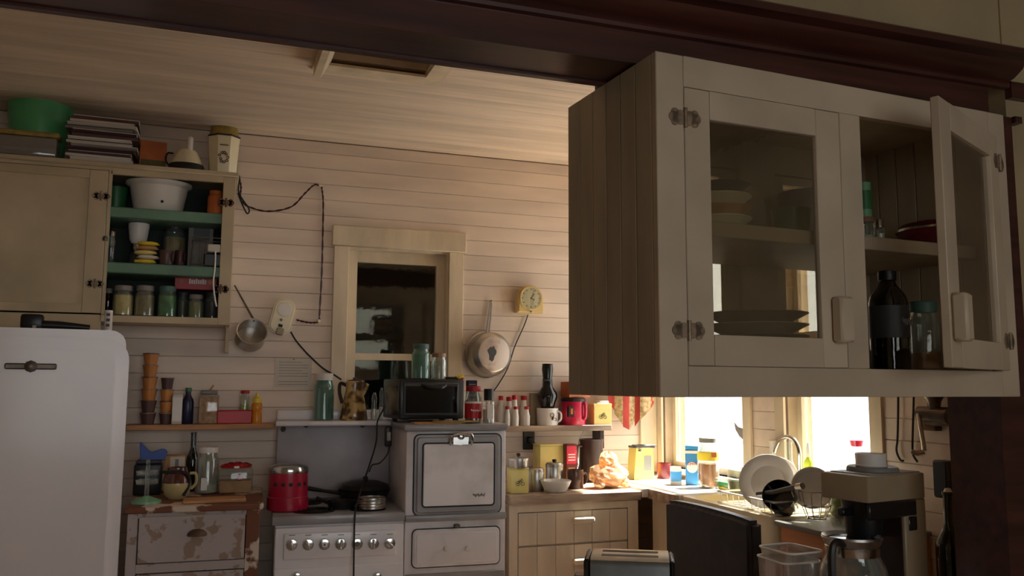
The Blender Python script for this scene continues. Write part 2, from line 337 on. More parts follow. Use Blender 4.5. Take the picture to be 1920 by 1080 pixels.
# ================================================================== hanging glass cabinet
CF = Frame((.893, 1.596, 1.385), 3.75); CH, CW, CD = .755, 1.10, .425
cab = thing('hanging_cabinet', 'painted wooden hanging cabinet with two glass doors under the dark beam', 'cabinet', CF.O, CF.a)
def P(name, m, *a, parent=cab, **k): return bobj(name, m, parent, *a, **k)
T = .02
P('stile', 'cabinet_paint', 0, .072, 0, T, 0, CH, .002); P('stile', 'cabinet_paint', .520, .586, 0, T, .066, .684, .002); P('stile', 'cabinet_paint', 1.036, CW, 0, T, 0, CH, .002)
P('rail', 'cabinet_paint', .072, 1.036, 0, T, .684, CH, .001); P('rail', 'cabinet_paint', .072, 1.036, 0, T, 0, .066, .001)
BX = 1.030                                                   # inner end of the box, inside the opening
nb = 6
for i in range(nb):
    a, b = T+(CD-T)*i/nb, T+(CD-T)*(i+1)/nb
    P('side_board', 'side_paint', 0, .014, a+.0008, b-.0008, 0, CH, .0025); P('side_board', 'side_paint', BX-.014, BX, a+.0008, b-.0008, 0, CH, .0025)
P('bottom_board', 'cabinet_inside', .014, BX-.014, T, CD-T, .030, .064); P('top_board', 'cabinet_inside', .014, BX-.014, T, CD-T, CH-.03, CH-.008)
P('shelf', 'cabinet_inside', .014, BX-.014, T+.012, CD-T-.004, .360, .394, .002)
for a, b in ((.014, .072), (.54, .665), (.985, BX-.014)): P('back_stile', 'cabinet_inside', a, b, CD-T, CD, .03, CH-.008)
for a, b in ((.03, .11), (.64, CH-.008)):
    for x0, x1 in ((.072, .54), (.665, .985)): P('back_rail', 'cabinet_inside', x0, x1, CD-T, CD, a, b)
for x0, x1 in ((.072, .54), (.665, .985)):
    d = P('back_door', 'cabinet_inside', x0, x0+.045, CD-.001, CD+.018, .11, .64)
    P('door_stile', 'cabinet_inside', x1-.045, x1, CD-.001, CD+.018, .11, .64, parent=d)
    P('door_rail', 'cabinet_inside', x0+.045, x1-.045, CD-.001, CD+.018, .11, .135, parent=d); P('door_rail', 'cabinet_inside', x0+.045, x1-.045, CD-.001, CD+.018, .616, .64, parent=d)
    P('pane', 'pane_cab', x0+.045, x1-.045, CD+.007, CD+.010, .135, .616, parent=d)
def cab_door(loc, rz, mirror):
    """door of width .446 standing from its hinge side; local x runs from the hinge to the free edge"""
    s = -1 if mirror else 1; w, h = .446, .616
    d = bpy.data.objects.new('door', None); COL.objects.link(d); d.parent = cab; d.location = loc; d.rotation_euler.z = rz
    def D(name, m, x0, x1, y0, y1, z0, z1, bev=0, parent=d): x0, x1 = sorted((s*x0, s*x1)); return bobj(name, m, parent, x0, x1, y0, y1, z0, z1, bev)
    D('door_stile', 'cabinet_paint', 0, .068, -T, 0, 0, h, .002); D('door_stile', 'cabinet_paint', w-.074, w, -T, 0, 0, h, .002)
    D('door_rail', 'cabinet_paint', .068, w-.074, -T, 0, 0, .068, .001); D('door_rail', 'cabinet_paint', .068, w-.074, -T, 0, h-.066, h, .001)
    D('pane', 'pane_cab', .068, w-.074, -.010, -.007, .068, h-.066)
    D('handle', 'cabinet_paint', w-.048, w-.006, -T-.034, -T, .058, .165, .006)
    for z in (.075, .545):                                   # butterfly hinges
        hm = B(); hy = -T-.0015
        for sx in (-1, 1):
            for k, (u, r) in enumerate(((.012, .017), (.030, .012), (.026, .010), (.026, .010))):
                dz = (0, 0, .010, -.010)[k]; lathe(hm, [(r, 0), (r, .0025)], 12, (sx*u, 0, 0))
                for v in hm.verts[-24:]: v.co = Vector((v.co.x, hy+.0015-v.co.z, z+dz+v.co.y))
        tube(hm, [(0, hy-.003, z-.022), (0, hy-.003, z+.022)], .004, 8); obj('hinge', hm, 'hinge_metal', d)
    return d
cab_door((.073, T, .067), 0, False)
for a, b, c, e in ((.055, .085, .05, .70), (.508, .540, .05, .70), (.085, .508, .675, .70), (.085, .508, .05, .075)): P('gap_blocker', 'cabinet_inside', a, b, T, T+.010, c, e)  # strips added behind the door edges to block light through the gap
cab_door((1.035, -.0005, .067), math.radians(22.5), True)
P('cleat', 'dark_wood', .03, .30, .275, .33, CH, CH+.085)

# ================================================================== wall cupboard on the left
CY = 3.83; cup = thing('wall_cupboard', 'cream wall cupboard with open green shelves above the white fridge', 'cupboard', (0, CY, 1.66))
def Q(name, m, x0, x1, y0, y1, z0, z1, bev=0, parent=cup): return bobj(name, m, parent, x0, x1, y0, y1, z0-1.66, z1-1.66, bev)
QX0, QX1, QD = -1.05, .073, YW-.013-CY
Q('top_board', 'cupboard_paint', QX0, QX1+.012, -.014, QD, 2.298, 2.318, .003)
Q('rail', 'cupboard_paint', -.420, .022, 0, .02, 2.272, 2.298); Q('rail', 'cupboard_paint', QX0, -.420, 0, .02, 2.285, 2.298)
Q('stile', 'cupboard_paint', .022, QX1, 0, .02, 1.655, 2.298, .002); Q('stile', 'cupboard_paint', -.428, -.416, 0, .02, 1.685, 2.285)
Q('side_board', 'cupboard_paint', QX1-.016, QX1, .02, QD, 1.655, 2.298); Q('side_board', 'cupboard_paint', QX0, QX0+.016, .02, QD, 1.655, 2.298)
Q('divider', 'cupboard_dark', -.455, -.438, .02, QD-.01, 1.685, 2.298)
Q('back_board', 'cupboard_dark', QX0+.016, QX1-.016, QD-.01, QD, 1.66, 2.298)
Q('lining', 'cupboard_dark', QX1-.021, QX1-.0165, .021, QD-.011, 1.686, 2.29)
Q('bottom_board', 'cupboard_paint', QX0, QX1-.016, .02, QD-.01, 1.660, 1.684); Q('bottom_rail', 'cupboard_paint', -.428, .022, -.004, .02, 1.655, 1.684, .002)
Q('bottom_rail', 'cupboard_paint', QX0, -.428, 0, .02, 1.600, 1.684, .002)
for z in (2.1375, 1.905): Q('shelf', 'cupboard_green', -.438, QX1-.021, .012, QD-.011, z-.045, z, .004)
Q('bracket', 'cupboard_paint', QX1-.012, QX1+.004, .20, QD, 1.545, 1.655)
dr = Q('door', 'cupboard_paint', -.500, -.430, -.003, .017, 1.690, 2.283, .002)
Q('door_stile', 'cupboard_paint', QX0+.01, -.97, -.003, .017, 1.690, 2.283, .002, dr)
for a, b in ((1.690, 1.725), (2.248, 2.283)): Q('door_rail', 'cupboard_paint', -.97, -.500, -.003, .017, a, b, .002, dr)
Q('door_panel', 'cupboard_paint', -.97, -.500, .006, .012, 1.725, 2.248, 0, dr)
def flower_hinge(parent, x, y, z, m='hinge_metal'):
    h = B()
    for sx in (-1, 1):
        for u, dz, r in ((.010, 0, .013), (.024, 0, .010), (.019, .009, .008), (.019, -.009, .008)):
            lathe(h, [(r, 0), (r, .003)], 10, (0, 0, 0))
            for v in h.verts[-20:]: v.co = Vector((x+sx*u+v.co.x, y-v.co.z, z+dz+v.co.y))
    tube(h, [(x, y-.003, z-.02), (x, y-.003, z+.02)], .0035, 8); return obj('hinge', h, m, parent)
for px, py in ((190, 368), (178, 532)): p = PY(px, py, CY); flower_hinge(cup, p.x, -.003, p.z-1.66)
for px, py in ((424, 380), (414, 542)): p = PY(px, py, CY); flower_hinge(cup, p.x, 0, p.z-1.66, 'rusty')
p = PY(197, 452, CY); obj('latch', lathe(B(), [(.009, 0), (.011, .01), (.007, .02), (0, .022)], 12, (p.x, -.003, p.z-1.66)), 'dull_metal', cup)

# ================================================================== fridge
FF = Frame((-.262, 3.22, 0), 6); FWd = .78
fr = thing('refrigerator', 'white rounded vintage refrigerator with worn chrome badge', 'refrigerator', FF.O, FF.a)
ftop = FF.at(120, 632)[1]; fbody = rowZ(616, FF.O.x-.3, FF.O.y+.05)
prism(f := B(), rrect(-FWd+.012, -.012, .04, fbody, .05, 5), 'y', .055, .66); obj('body', f, 'fridge_white', fr)
f = B(); prism(f, rrect(-FWd, 0, .16, ftop, .075, 8), 'y', -.02, .05); bmesh.ops.bevel(f, geom=[e for e in f.edges if abs(e.verts[0].co.y+.02) < 1e-4 and abs(e.verts[1].co.y+.02) < 1e-4], offset=.045, segments=6, affect='EDGES'); obj('door', f, 'fridge_white', fr)
bobj('gasket', 'dark_grey', fr, -FWd+.03, -.03, .05, .055, .2, ftop-.04)
for a in (.08, -.68-.02): bobj('foot', 'black_plastic', fr, -FWd+.05 if a > 0 else -.10, -FWd+.1 if a > 0 else -.05, .1, .6, 0, .04)
bx, bz = FF.at(58, 687, -.02)
bd = bobj('badge', 'dull_metal', fr, bx-.075, bx+.075, -.030, -.018, bz-.010, bz+.010, .004)
obj('badge_boss', lathe(B(), [(.020, 0), (.018, .008), (.008, .013), (0, .014)], 8), 'dull_metal', bd, (bx, -.028, bz)).rotation_euler.x = PI/2
for py in (692, 732): z = FF.at(245, py)[1]; bobj('hinge', 'dull_metal', fr, -.004, .008, .045, .06, z-.008, z+.008)

# ================================================================== range with high oven
RF = Frame((.256, 3.56, 0), -3.6); RW, RD, OX = .957, .53, .527
rg = thing('kitchen_range', 'white enamel vintage range with high oven and seven knobs', 'range', RF.O, RF.a)
def S(name, m, x0, x1, y0, y1, z0, z1, bev=0, seg=1, parent=rg): return bobj(name, m, parent, x0, x1, y0, y1, z0, z1, bev, seg)
ZT = .888; ZO = 1.243
S('body', 'enamel_worn', .012, OX-.002, .012, RD, .08, ZT-.036, .004)
S('cooktop', 'stove_grey', 0, OX, -.008, RD-.03, ZT-.036, ZT, .006, 2)
S('toe_board', 'black_plastic', .03, RW-.03, .05, RD, 0, .08)
S('oven_body', 'enamel_worn', OX, RW, .006, RD, .08, ZO-.028, .008, 2); S('oven_cap', 'stove_grey', OX-.012, RW+.006, -.012, RD, ZO-.028, ZO, .008, 2)
S('oven_band', 'stove_grey', OX, RW, -.010, .008, .845, .873, .006, 2)
S('backguard', 'guard_shaded', .015, OX, RD-.03, RD, ZT, ZO-.002, .006, 2); S('backguard_shelf', 'enamel_worn', .005, OX-.012, RD-.16, RD, ZO-.022, ZO, .006, 2)
S('backguard_lip', 'enamel', .012, OX+.05, RD-.012, RD+.004, ZO, ZO+.045, .004, 2)
for px in (531, 574, 680): u, z = RF.at(px, 805 if px == 531 else 797, RD-.035); o = obj('vent_plug', lathe(B(), [(.012, 0), (.012, .004), (.007, .007), (0, .007)], 14), 'rusty', rg, (u, RD-.03, z)); o.rotation_euler.x = PI/2
def dark_ring(x0, x1, z0, z1, r, y, parent, w=.004):                       # thin dark seam round a door
    b = B(); po = rrect(x0, x1, z0, z1, r); pi_ = rrect(x0+w, x1-w, z0+w, z1-w, max(r-w, .003)); n = len(po)
    vo = [b.verts.new((p[0], y, p[1])) for p in po]; vi = [b.verts.new((p[0], y, p[1])) for p in pi_]
    wo = [b.verts.new((p[0], y+.004, p[1])) for p in po]; wi = [b.verts.new((p[0], y+.004, p[1])) for p in pi_]
    for i in range(n):
        j = (i+1) % n
        for q in ((vo[i], vo[j], vi[j], vi[i]), (wo[i], wi[i], wi[j], wo[j]), (vo[i], wo[i], wo[j], vo[j]), (vi[i], vi[j], wi[j], wi[i])): b.faces.new(q)
    return obj('seam', b, 'black_line', parent)
def plate(name, m, x0, x1, z0, z1, r, y0, y1, parent, bev=.006):
    b = B(); prism(b, rrect(x0, x1, z0, z1, r), 'y', y0, y1)
    if bev: bmesh.ops.bevel(b, geom=[e for e in b.edges if abs(e.verts[0].co.y-y0) < 1e-5 and abs(e.verts[1].co.y-y0) < 1e-5], offset=bev, segments=3, affect='EDGES')
    return obj(name, b, m, parent)
def pxbox(fr_, l, t, r, b, off=0): (x0, z1), (x1, z0) = fr_.at(l, t, off), fr_.at(r, b, off); return x0, x1, z0, z1
x0, x1, z0, z1 = pxbox(RF, 778, 816, 938, 960)
od = plate('oven_door', 'stove_grey', x0, x1, z0, z1, .022, -.016, .004, rg, .012)
dark_ring(x0-.005, x1+.005, z0-.005, z1+.005, .026, .0005, od, .006)
plate('door_panel', 'enamel_worn', x0+.033, x1-.033, z0+.034, z1-.034, .014, -.022, -.015, od, .004); dark_ring(x0+.029, x1-.029, z0+.030, z1-.030, .016, -.0185, od, .006)
lx, lz = RF.at(898, 928, -.022); obj('emblem', tube(B(), [(lx-.026+.052*t/22, -.0224, lz+(.006*math.sin(t*2.1)+.003*math.sin(t*.9))) for t in range(23)], .0016, 5), 'ink', od)
hx, hz_ = RF.at(864, 820, -.02)
hd = B(); tube(hd, curve_pts([(hx-.045, -.018, hz_-.03), (hx-.044, -.045, hz_-.01), (hx-.036, -.055, hz_+.014), (hx, -.058, hz_+.018), (hx+.036, -.055, hz_+.014), (hx+.044, -.045, hz_-.01), (hx+.045, -.018, hz_-.03)], 5), .006, 8)
h = obj('handle', hd, 'chrome', od); obj('handle_plate', box(B(), hx-.036, hx+.036, -.024, -.014, hz_-.034, hz_+.004, .004), 'chrome', h); obj('latch', lathe(B(), [(.014, 0), (.012, .018), (0, .022)], 12), 'chrome', h, (hx, -.024, hz_+.004)).rotation_euler.x = PI/2
nx, nz = RF.at(795, 803, -.01); bobj('nameplate', 'wood_light', rg, nx-.016, nx+.016, .002, .008, nz-.006, nz+.006)
x0, x1, z0, z1 = pxbox(RF, 774, 994, 936, 1056)
ld = plate('warming_drawer', 'enamel_worn', x0, x1, z0, z1, .02, -.008, .004, rg, .006); dark_ring(x0-.004, x1+.004, z0-.004, z1+.004, .022, .0005, ld, .005)
plate('drawer_panel', 'enamel', x0+.012, x1-.012, z0+.014, z1-.014, .008, -.013, -.007, ld, .004)
for px in (836, 876): u, z = RF.at(px, 1028, -.02); o = obj('knob', lathe(B(), [(.006, 0), (.006, .012), (.012, .02), (.011, .028), (0, .032)], 14), 'white', ld, (u, -.012, z)); o.rotation_euler.x = PI/2
u, z = RF.at(857, 986, -.01); bobj('latch', 'dull_metal', rg, u-.012, u+.012, -.018, .004, z-.007, z+.007, .003)
x0, x1, z0, z1 = pxbox(RF, 516, 990, 755, 1061)
fp = S('control_panel', 'enamel', .014, OX-.004, -.002, .013, z0, z1, .004)
x0, x1, z0, z1 = pxbox(RF, 532, 1000, 742, 1040)
S('knob_plate', 'enamel', x0, x1, -.014, -.001, z0, z1, .006, 3, fp)
for i in range(7):
    px = 547+i*30.6; u, z = RF.at(px, 1021-i*.4, -.014)
    k = obj('knob', lathe(B(), [(.0285*.82, 0), (.0235, .006), (.021, .012), (.012, .014), (0, .014)], 10), 'chrome', fp, (u, -.014, z)); k.rotation_euler.x = PI/2
    if i in (2, 4): obj('knob_face', lathe(B(), [(.011, 0), (.010, .003), (0, .003)], 12), 'enamel' if i == 2 else 'dull_metal', k, (0, 0, .0135)); 
    if i == 2: obj('knob_pointer', box(B(), -.003, .003, -.003, .003, .016, .020), 'ink', k)
    if i not in (2, 4): obj('knob_grip', box(B(), -.005, .005, -.019, .019, .010, .030, .003), 'chrome', k).rotation_euler.z = (.25, .5, 0, -.2, 0, .1, .9)[i]
    bobj('marking', 'grey', fp, u-.012, u+.012, -.0147, -.0137, z+.034, z+.037)
x0, x1, z0, z1 = pxbox(RF, 516, 1066, 755, 1150)
dd = S('lower_door', 'enamel', .014, OX-.004, -.004, .013, .16, z1, .004)
for px in (557, 708): u, z = RF.at(px, 1073, -.02); o = obj('knob', lathe(B(), [(.007, 0), (.007, .02), (.014, .026), (.013, .04), (0, .043)], 14), 'chrome', dd, (u, -.004, z-.012)); o.rotation_euler.x = PI/2
S('oven_foot_panel', 'stove_grey', OX+.004, RW-.004, .0, .01, .16, RF.at(850, 1072)[1]-.002, .003)
for px, py, r in ((590, 962, .085), (695, 962, .075), (565, 925, .075), (670, 930, .085)):
    p = PZ(px, py, ZT)-RF.O; u, v = p.dot(RF.u), p.dot(RF.v); v = min(max(v, .11), .36); b = B()
    lathe(b, [(r, 0), (r, .003), (r*.93, .004), (r*.90, .001), (0, .001)], 28); bn = obj('burner', b, 'black_line', rg, (u, v, ZT))
    cl = B(); pts = [(r*.86*(1-t/70)*math.cos(t*.32), r*.86*(1-t/70)*math.sin(t*.32), .0055) for t in range(60)]; tube(cl, pts, .0035, 5); obj('coil', cl, 'iron', bn)
rg_out = PY(728, 815, RF.w(0, RD).y-.05)

# ================================================================== chippy dresser
DF = Frame((-.262, 3.50, 0), -2.5); DW, DD = .468, .52
ds = thing('chipped_dresser', 'small dresser with flaking white paint between fridge and range', 'dresser', DF.O, DF.a)
DZ = DF.at(360, 948)[1]
bobj('top_board', 'chippy_brown', ds, -.012, DW+.012, -.015, DD, DZ-.022, DZ, .004)
bobj('stile', 'chippy', ds, 0, .036, 0, .02, 0, DZ-.022, .002); bobj('stile', 'chippy_brown', ds, DW-.05, DW, 0, .02, 0, DZ-.022, .002)
bobj('side_panel', 'chippy_brown', ds, 0, .018, .02, DD-.02, .05, DZ-.022); bobj('side_panel', 'chippy_brown', ds, DW-.018, DW, .02, DD-.02, .05, DZ-.022); bobj('back_panel', 'dark_wood', ds, .018, DW-.018, DD-.03, DD-.02, .05, DZ-.022)
bobj('rail', 'chippy', ds, .036, DW-.05, .001, .02, DZ-.04, DZ-.022)
zz = DF.at(360, 966)[1]; zb = DF.at(360, 1052)[1]
def drawer(z0, z1):
    d = bobj('drawer', 'chippy', ds, .040, DW-.053, -.004, .30, z0, z1, .002)
    b = B(); lathe(b, [(.036, 0), (.036, .004), (.032, .014), (.02, .022), (0, .025)], 18, (0, 0, 0), 1, .62); 
    for v in b.verts: v.co.y = max(v.co.y, -.004)
    o = obj('cup_pull', b, 'rusty', d, (DW/2+.01, -.004, (z0+z1)/2+.012)); o.rotation_euler.x = PI/2
    return d
drawer(zb, zz); bobj('rail', 'chippy', ds, .036, DW-.05, 0, .02, zb-.036, zb-.003, .001); drawer(zb-.30, zb-.040); drawer(zb-.60, zb-.31)
bobj('plinth', 'chippy_brown', ds, .036, DW-.05, .002, .02, .02, zb-.61)

# ================================================================== base cabinet, worktop, sink run
KY = 3.575; ZK = .93; KX0, KX1 = 1.252, colX(1196, KY, .9)
kb = thing('base_cabinet', 'cream base cabinet with plank drawer fronts right of the range', 'cabinet', (0, KY, 0))
bobj('carcass', 'drawer_paint', kb, KX0, KX1, .018, YW-.02-KY, .06, ZK-.042); bobj('plinth', 'black_plastic', kb, KX0, KX1, .06, .5, 0, .06)
fx0, _z = PY(972, 962, KY).x, 0; fx1 = PY(1176, 950, KY).x; fz1 = PY(972, 963, KY).z; fz0 = PY(972, 1024, KY).z
bobj('stile', 'drawer_paint', kb, KX0, fx0-.003, 0, .018, .06, ZK-.042); bobj('stile', 'drawer_paint', kb, fx1+.003, KX1, 0, .018, .06, ZK-.042); bobj('rail', 'drawer_paint', kb, fx0-.003, fx1+.003, 0, .018, fz1+.004, ZK-.042)
def plank_drawer(z0, z1):
    d = bpy.data.objects.new('drawer', None); COL.objects.link(d); d.parent = kb; n = 6; w = (fx1-fx0)/n
    for i in range(n): bobj('plank', 'drawer_paint', d, fx0+i*w+.0006, fx0+(i+1)*w-.0006, .0, .017, z0, z1, .0015)
    xm = PY(1092, 980, KY).x; zm = (z0+z1)/2+.03; bobj('handle', 'drawer_paint', d, xm-.05, xm+.05, -.03, 0, zm-.012, zm+.012, .005)
plank_drawer(fz0, fz1); plank_drawer(fz0-.21, fz0-.008); plank_drawer(.09, fz0-.218)
tag(bobj('worktop', 'worktop', None, 1.254, KX1+.01, KY-.018, YW-.0125, ZK-.042, ZK, .004), 'worn wooden worktop with bare front edge beside high oven', 'worktop')
# sink run along the window wall
SX = 1.93; ZS = .94
sk = thing('sink_counter', 'pale sunlit counter under the windows beside the base cabinet', 'counter', (0, 0, 0))
bobj('top', 'counter_pale', sk, SX, XW-.013, 3.30, KY-.02, ZS-.04, ZS, .004); bobj('top', 'counter_pale', sk, KX1+.012, XW-.013, KY-.02, YW-.035, ZS-.04, ZS, .003)
bobj('top', 'counter_pale', sk, 2.22, XW-.013, 2.64, 3.30, ZS-.04, ZS)
bobj('edge_board', 'worktop', sk, SX-.012, SX, 3.30, KY-.02, ZS-.045, ZS-.002); bobj('front_panel', 'drawer_paint', sk, SX+.01, SX+.03, 3.30, KY-.02, .06, ZS-.045)
bobj('front_panel', 'pine', sk, SX+.04, SX+.06, 2.64, 3.30, .06, .80); bobj('end_panel', 'pine', sk, SX+.04, XW-.02, 2.635, 2.64, .06, ZS-.05); bobj('plinth', 'black_plastic', sk, SX+.08, XW-.02, 2.7, KY-.03, 0, .06)
b = B(); ox = rrect(2.645, 3.295, SX-.004, 2.215, .05, 5); ix = rrect(2.67, 3.27, SX+.03, 2.19, .04, 5)
def loop(pl, z): return [b.verts.new((p[1], p[0], z)) for p in pl]
o0, o1, i1, i0 = loop(ox, .79), loop(ox, ZS), loop(ix, ZS), loop(ix, .80); n = len(ox)
for A, C_ in ((o0, o1), (o1, i1), (i1, i0)):
    for i in range(n): b.faces.new((A[i], A[(i+1) % n], C_[(i+1) % n], C_[i]))
b.faces.new(o0[::-1]); b.faces.new(i0); tag(obj('farmhouse_sink', b, 'cream'), 'cream apron-front sink with rounded corner behind the leather chair', 'sink')
dt = thing('drain_table', 'orange pine drain table with grey top next to the sink', 'table', (0, 0, 0)); TY0, TY1 = 2.27, 2.628
bobj('top', 'grey', dt, SX-.01, XW-.02, TY0, TY1, .918, .934, .003)
for a, b_ in ((SX+.005, SX+.025),): bobj('apron', 'pine', dt, a, b_, TY0+.02, TY1-.02, .845, .918)
for x in (SX+.006, XW-.07):
    for yy in (TY0+.01, TY1-.055): bobj('leg', 'pine', dt, x, x+.045, yy, yy+.045, 0, .918 if x > 2 else .845)

# ================================================================== table, chair, toaster, coffee maker
TZ = .76
tb = thing('kitchen_table', 'white-topped kitchen table under the hanging cabinet', 'table', (0, 0, 0))
bobj('top', 'white', tb, .92, 2.08, 1.90, 2.25, TZ-.03, TZ, .005)
for x in (.94, 2.02):
    for yy in (1.92, 2.19): bobj('leg', 'white', tb, x, x+.04, yy, yy+.04, 0, TZ-.03)
ch = thing('leather_chair', 'dark brown leather upholstered chair standing in front of the sink', 'chair', (1.60, 2.58, 0))
b = B(); nx_ = 14
prof = []
for i in range(nx_+1):
    yy = -.262+.524*i/nx_; prof.append((yy, .988+.010*math.sin(i/nx_*PI)**.5))
poly = [(-.262, .40)]+prof+[(.262, .40)]
prism(b, poly, 'x', 0, .055); bmesh.ops.bevel(b, geom=b.edges[:], offset=.014, segments=3, affect='EDGES'); obj('backrest', b, 'leather', ch)
bobj('seat', 'leather', ch, -.44, 0, -.25, .25, .40, .48, .02, 3)
for x in (-.42, -.0):
    for yy in (-.24, .2): bobj('leg', 'dark_wood', ch, x, x+.04, yy, yy+.04, 0, .40)
# toaster
tz = .953; a_, b_, c_ = PZ(1098, 1046, tz), PZ(1264, 1052, tz), PZ(1088, 1018, tz)
ang = math.atan2(b_.y-a_.y, b_.x-a_.x); L_ = (b_-a_).length
TF = Frame((a_.x, a_.y, TZ), math.degrees(ang))
to = thing('toaster', 'chrome two-slot toaster with black ends on the table', 'toaster', TF.O, TF.a); TD = .16; th_ = tz-TZ
b = B(); prism(b, [(0, .02), (0, th_-.02), (.006, th_-.006), (.02, th_), (TD-.02, th_), (TD-.006, th_-.006), (TD, th_-.02), (TD, .02)], 'x', .012, L_-.012); obj('shell', b, 'steel', to)
for i, (x0, x1) in enumerate(((-.006, .012), (L_-.012, L_+.002))): bobj('end_cap', 'black_plastic', to, x0, x1, .004, TD-.004, .012, th_-.004, .006)
for y0, y1 in ((.038, .062), (.098, .122)): bobj('slot', 'black_line', to, .04, L_-.04, y0, y1, th_-.002, th_+.0008)
bobj('base', 'black_plastic', to, .01, L_-.01, .01, TD-.01, 0, .02)
bobj('lever', 'black_plastic', to, -.036, -.006, .05, .11, th_-.075, th_-.058, .004)
bobj('knob', 'aluminium', to, L_+.002, L_+.03, .06, .09, th_-.09, th_-.075, .003)
# coffee maker
cz = rowZ(886, *PZ(1640, 886, 1.155)[:2]); cz = 1.155
A1, A2, A3 = PZ(1541, 884, cz), PZ(1626, 894, cz), PZ(1733, 886, cz)
kang = math.degrees(math.atan2(A3.y-A2.y, A3.x-A2.x)); KF = Frame((A2.x, A2.y, TZ), kang); KL = (A3-A2).length; KWd = (A1-A2).length
cm = thing('coffee_maker', 'beige and black drip coffee maker on the table', 'coffee maker', KF.O, KF.a); kz = cz-TZ
KWd = min(KWd, .22)
bobj('tank_head', 'beige_plastic', cm, 0, KL, 0, KWd, kz-.075, kz, .005, 2); bobj('top_lid', 'grey', cm, .03, KL-.005, .012, KWd-.012, kz, kz+.003)
bobj('column', 'beige_plastic', cm, KL-.10, KL, .0, KWd, .03, kz-.075, .004); bobj('base', 'beige_plastic', cm, 0, KL, 0, KWd, 0, .03, .004)
bobj('black_inset', 'black_plastic', cm, .0, KL-.045, -.003, .01, kz-.122, kz-.075, .004); bobj('black_inset', 'black_plastic', cm, KL-.085, KL-.045, -.003, .01, kz-.165, kz-.122, .004)
bobj('column_front', 'dark_brown', cm, KL-.106, KL-.10, .01, KWd-.01, .035, kz-.08)
obj('filter_basket', lathe(B(), [(.05, kz-.19), (.062, kz-.10), (.066, kz-.076), (0, kz-.076)], 24, (.085, KWd/2, 0)), 'black_plastic', cm)
bobj('basket_handle', 'black_plastic', cm, -.02, .03, KWd/2-.012, KWd/2+.012, kz-.118, kz-.095, .004)

# ================================================================== makers for the small things
def at_base(px, py, z): return PZ(px, py, z).y
def jar(name, label, f, glass='glass', lid=None, fill=None, ff=.75, neck=.78, lidh=.12, sh=.78, cat='jar', group=None, lab=None, labz=(.3, .6), seg=22, handle=None):
    loc, w, h = f; r = w/2; t = thing(name, label, cat, loc, 0, group); hb = h*(1-lidh) if lid else h
    obj('body', lathe(B(), [(0, 0), (r*.88, 0), (r, h*.03), (r, hb*sh), (r*.96, hb*(sh+.05)), (r*neck, hb*(sh+.13)), (r*neck, hb), (r*neck*.9, hb), (r*neck*.9, hb*(sh+.13)), (r*.93, hb*sh), (r*.93, h*.035), (0, h*.03)], seg, cap=False), glass, t)
    if fill: z1 = hb*ff; obj('contents', lathe(B(), [(r*.85, h*.035), (r*.915, h*.06), (r*.915, min(z1, hb*sh)), (r*(.915 if z1 < hb*sh else neck*.88), z1), (0, z1)], seg), fill, t)
    if lid: obj('lid', lathe(B(), [(r*neck*1.06, hb-.004), (r*neck*1.08, h-.003), (r*neck, h), (0, h)], seg), lid, t)
    if lab: obj('label', lathe(B(), [(r*1.012, h*labz[0]), (r*1.012, h*labz[1])], seg, cap=False), lab, t)
    return t
def bottle(name, label, f, glass, cap=None, fill=None, ff=.5, neck=.32, sh=.55, caph=.1, cat='bottle', group=None, lab=None, labz=(.15, .45), seg=20):
    loc, w, h = f; r = w/2; t = thing(name, label, cat, loc, 0, group); hb = h*(1-caph*.6) if cap else h
    obj('body', lathe(B(), [(0, 0), (r*.9, 0), (r, h*.02), (r, h*sh), (r*.9, h*(sh+.07)), (r*(neck+.15), h*(sh+.16)), (r*neck, h*(sh+.22)), (r*neck, hb*.97), (r*(neck+.06), hb*.975), (r*(neck+.06), hb), (0, hb)], seg), glass, t)
    if fill: obj('contents', lathe(B(), [(r*.86, h*.02), (r*.93, h*.04), (r*.93, h*ff), (0, h*ff)], seg), fill, t)
    if cap: obj('cap', lathe(B(), [(r*(neck+.1), h*(1-caph)), (r*(neck+.1), h-.002), (r*neck, h), (0, h)], seg), cap, t)
    if lab: obj('label', lathe(B(), [(r*1.015, h*labz[0]), (r*1.015, h*labz[1])], seg, cap=False), lab, t)
    return t
def can(name, label, f, m, rim=None, lid=None, lidh=.15, knob=None, cat='canister', taper=1, lab=None, labz=(.1, .8), seg=24, group=None):
    loc, w, h = f; r = w/2; t = thing(name, label, cat, loc, 0, group); hb = h*(1-lidh) if lid else h
    obj('body', lathe(B(), [(0, 0), (r*taper*.97, 0), (r*taper, h*.02), (r, hb-.003), (r*.97, hb), (r*.94, hb), (r*.92, hb*.9), (0, hb*.9)], seg), m, t)
    if lid: obj('lid', lathe(B(), [(r*1.02, hb-.004), (r*1.03, hb+(h-hb)*.5), (r*.85, h), (0, h)], seg), lid, t)
    if knob: obj('knob', lathe(B(), [(.006, h), (.011, h+.006), (.010, h+.014), (0, h+.016)], 12), knob, t)
    if rim: obj('rim', lathe(B(), [(r*1.01, hb-.008), (r*1.02, hb-.004), (r*1.01, hb)], seg, cap=False), rim, t)
    if lab: obj('label', lathe(B(), [(r*1.01*(taper+(1-taper)*labz[0]), h*labz[0]), (r*1.01*(taper+(1-taper)*labz[1]), h*labz[1])], seg, cap=False), lab, t)
    return t
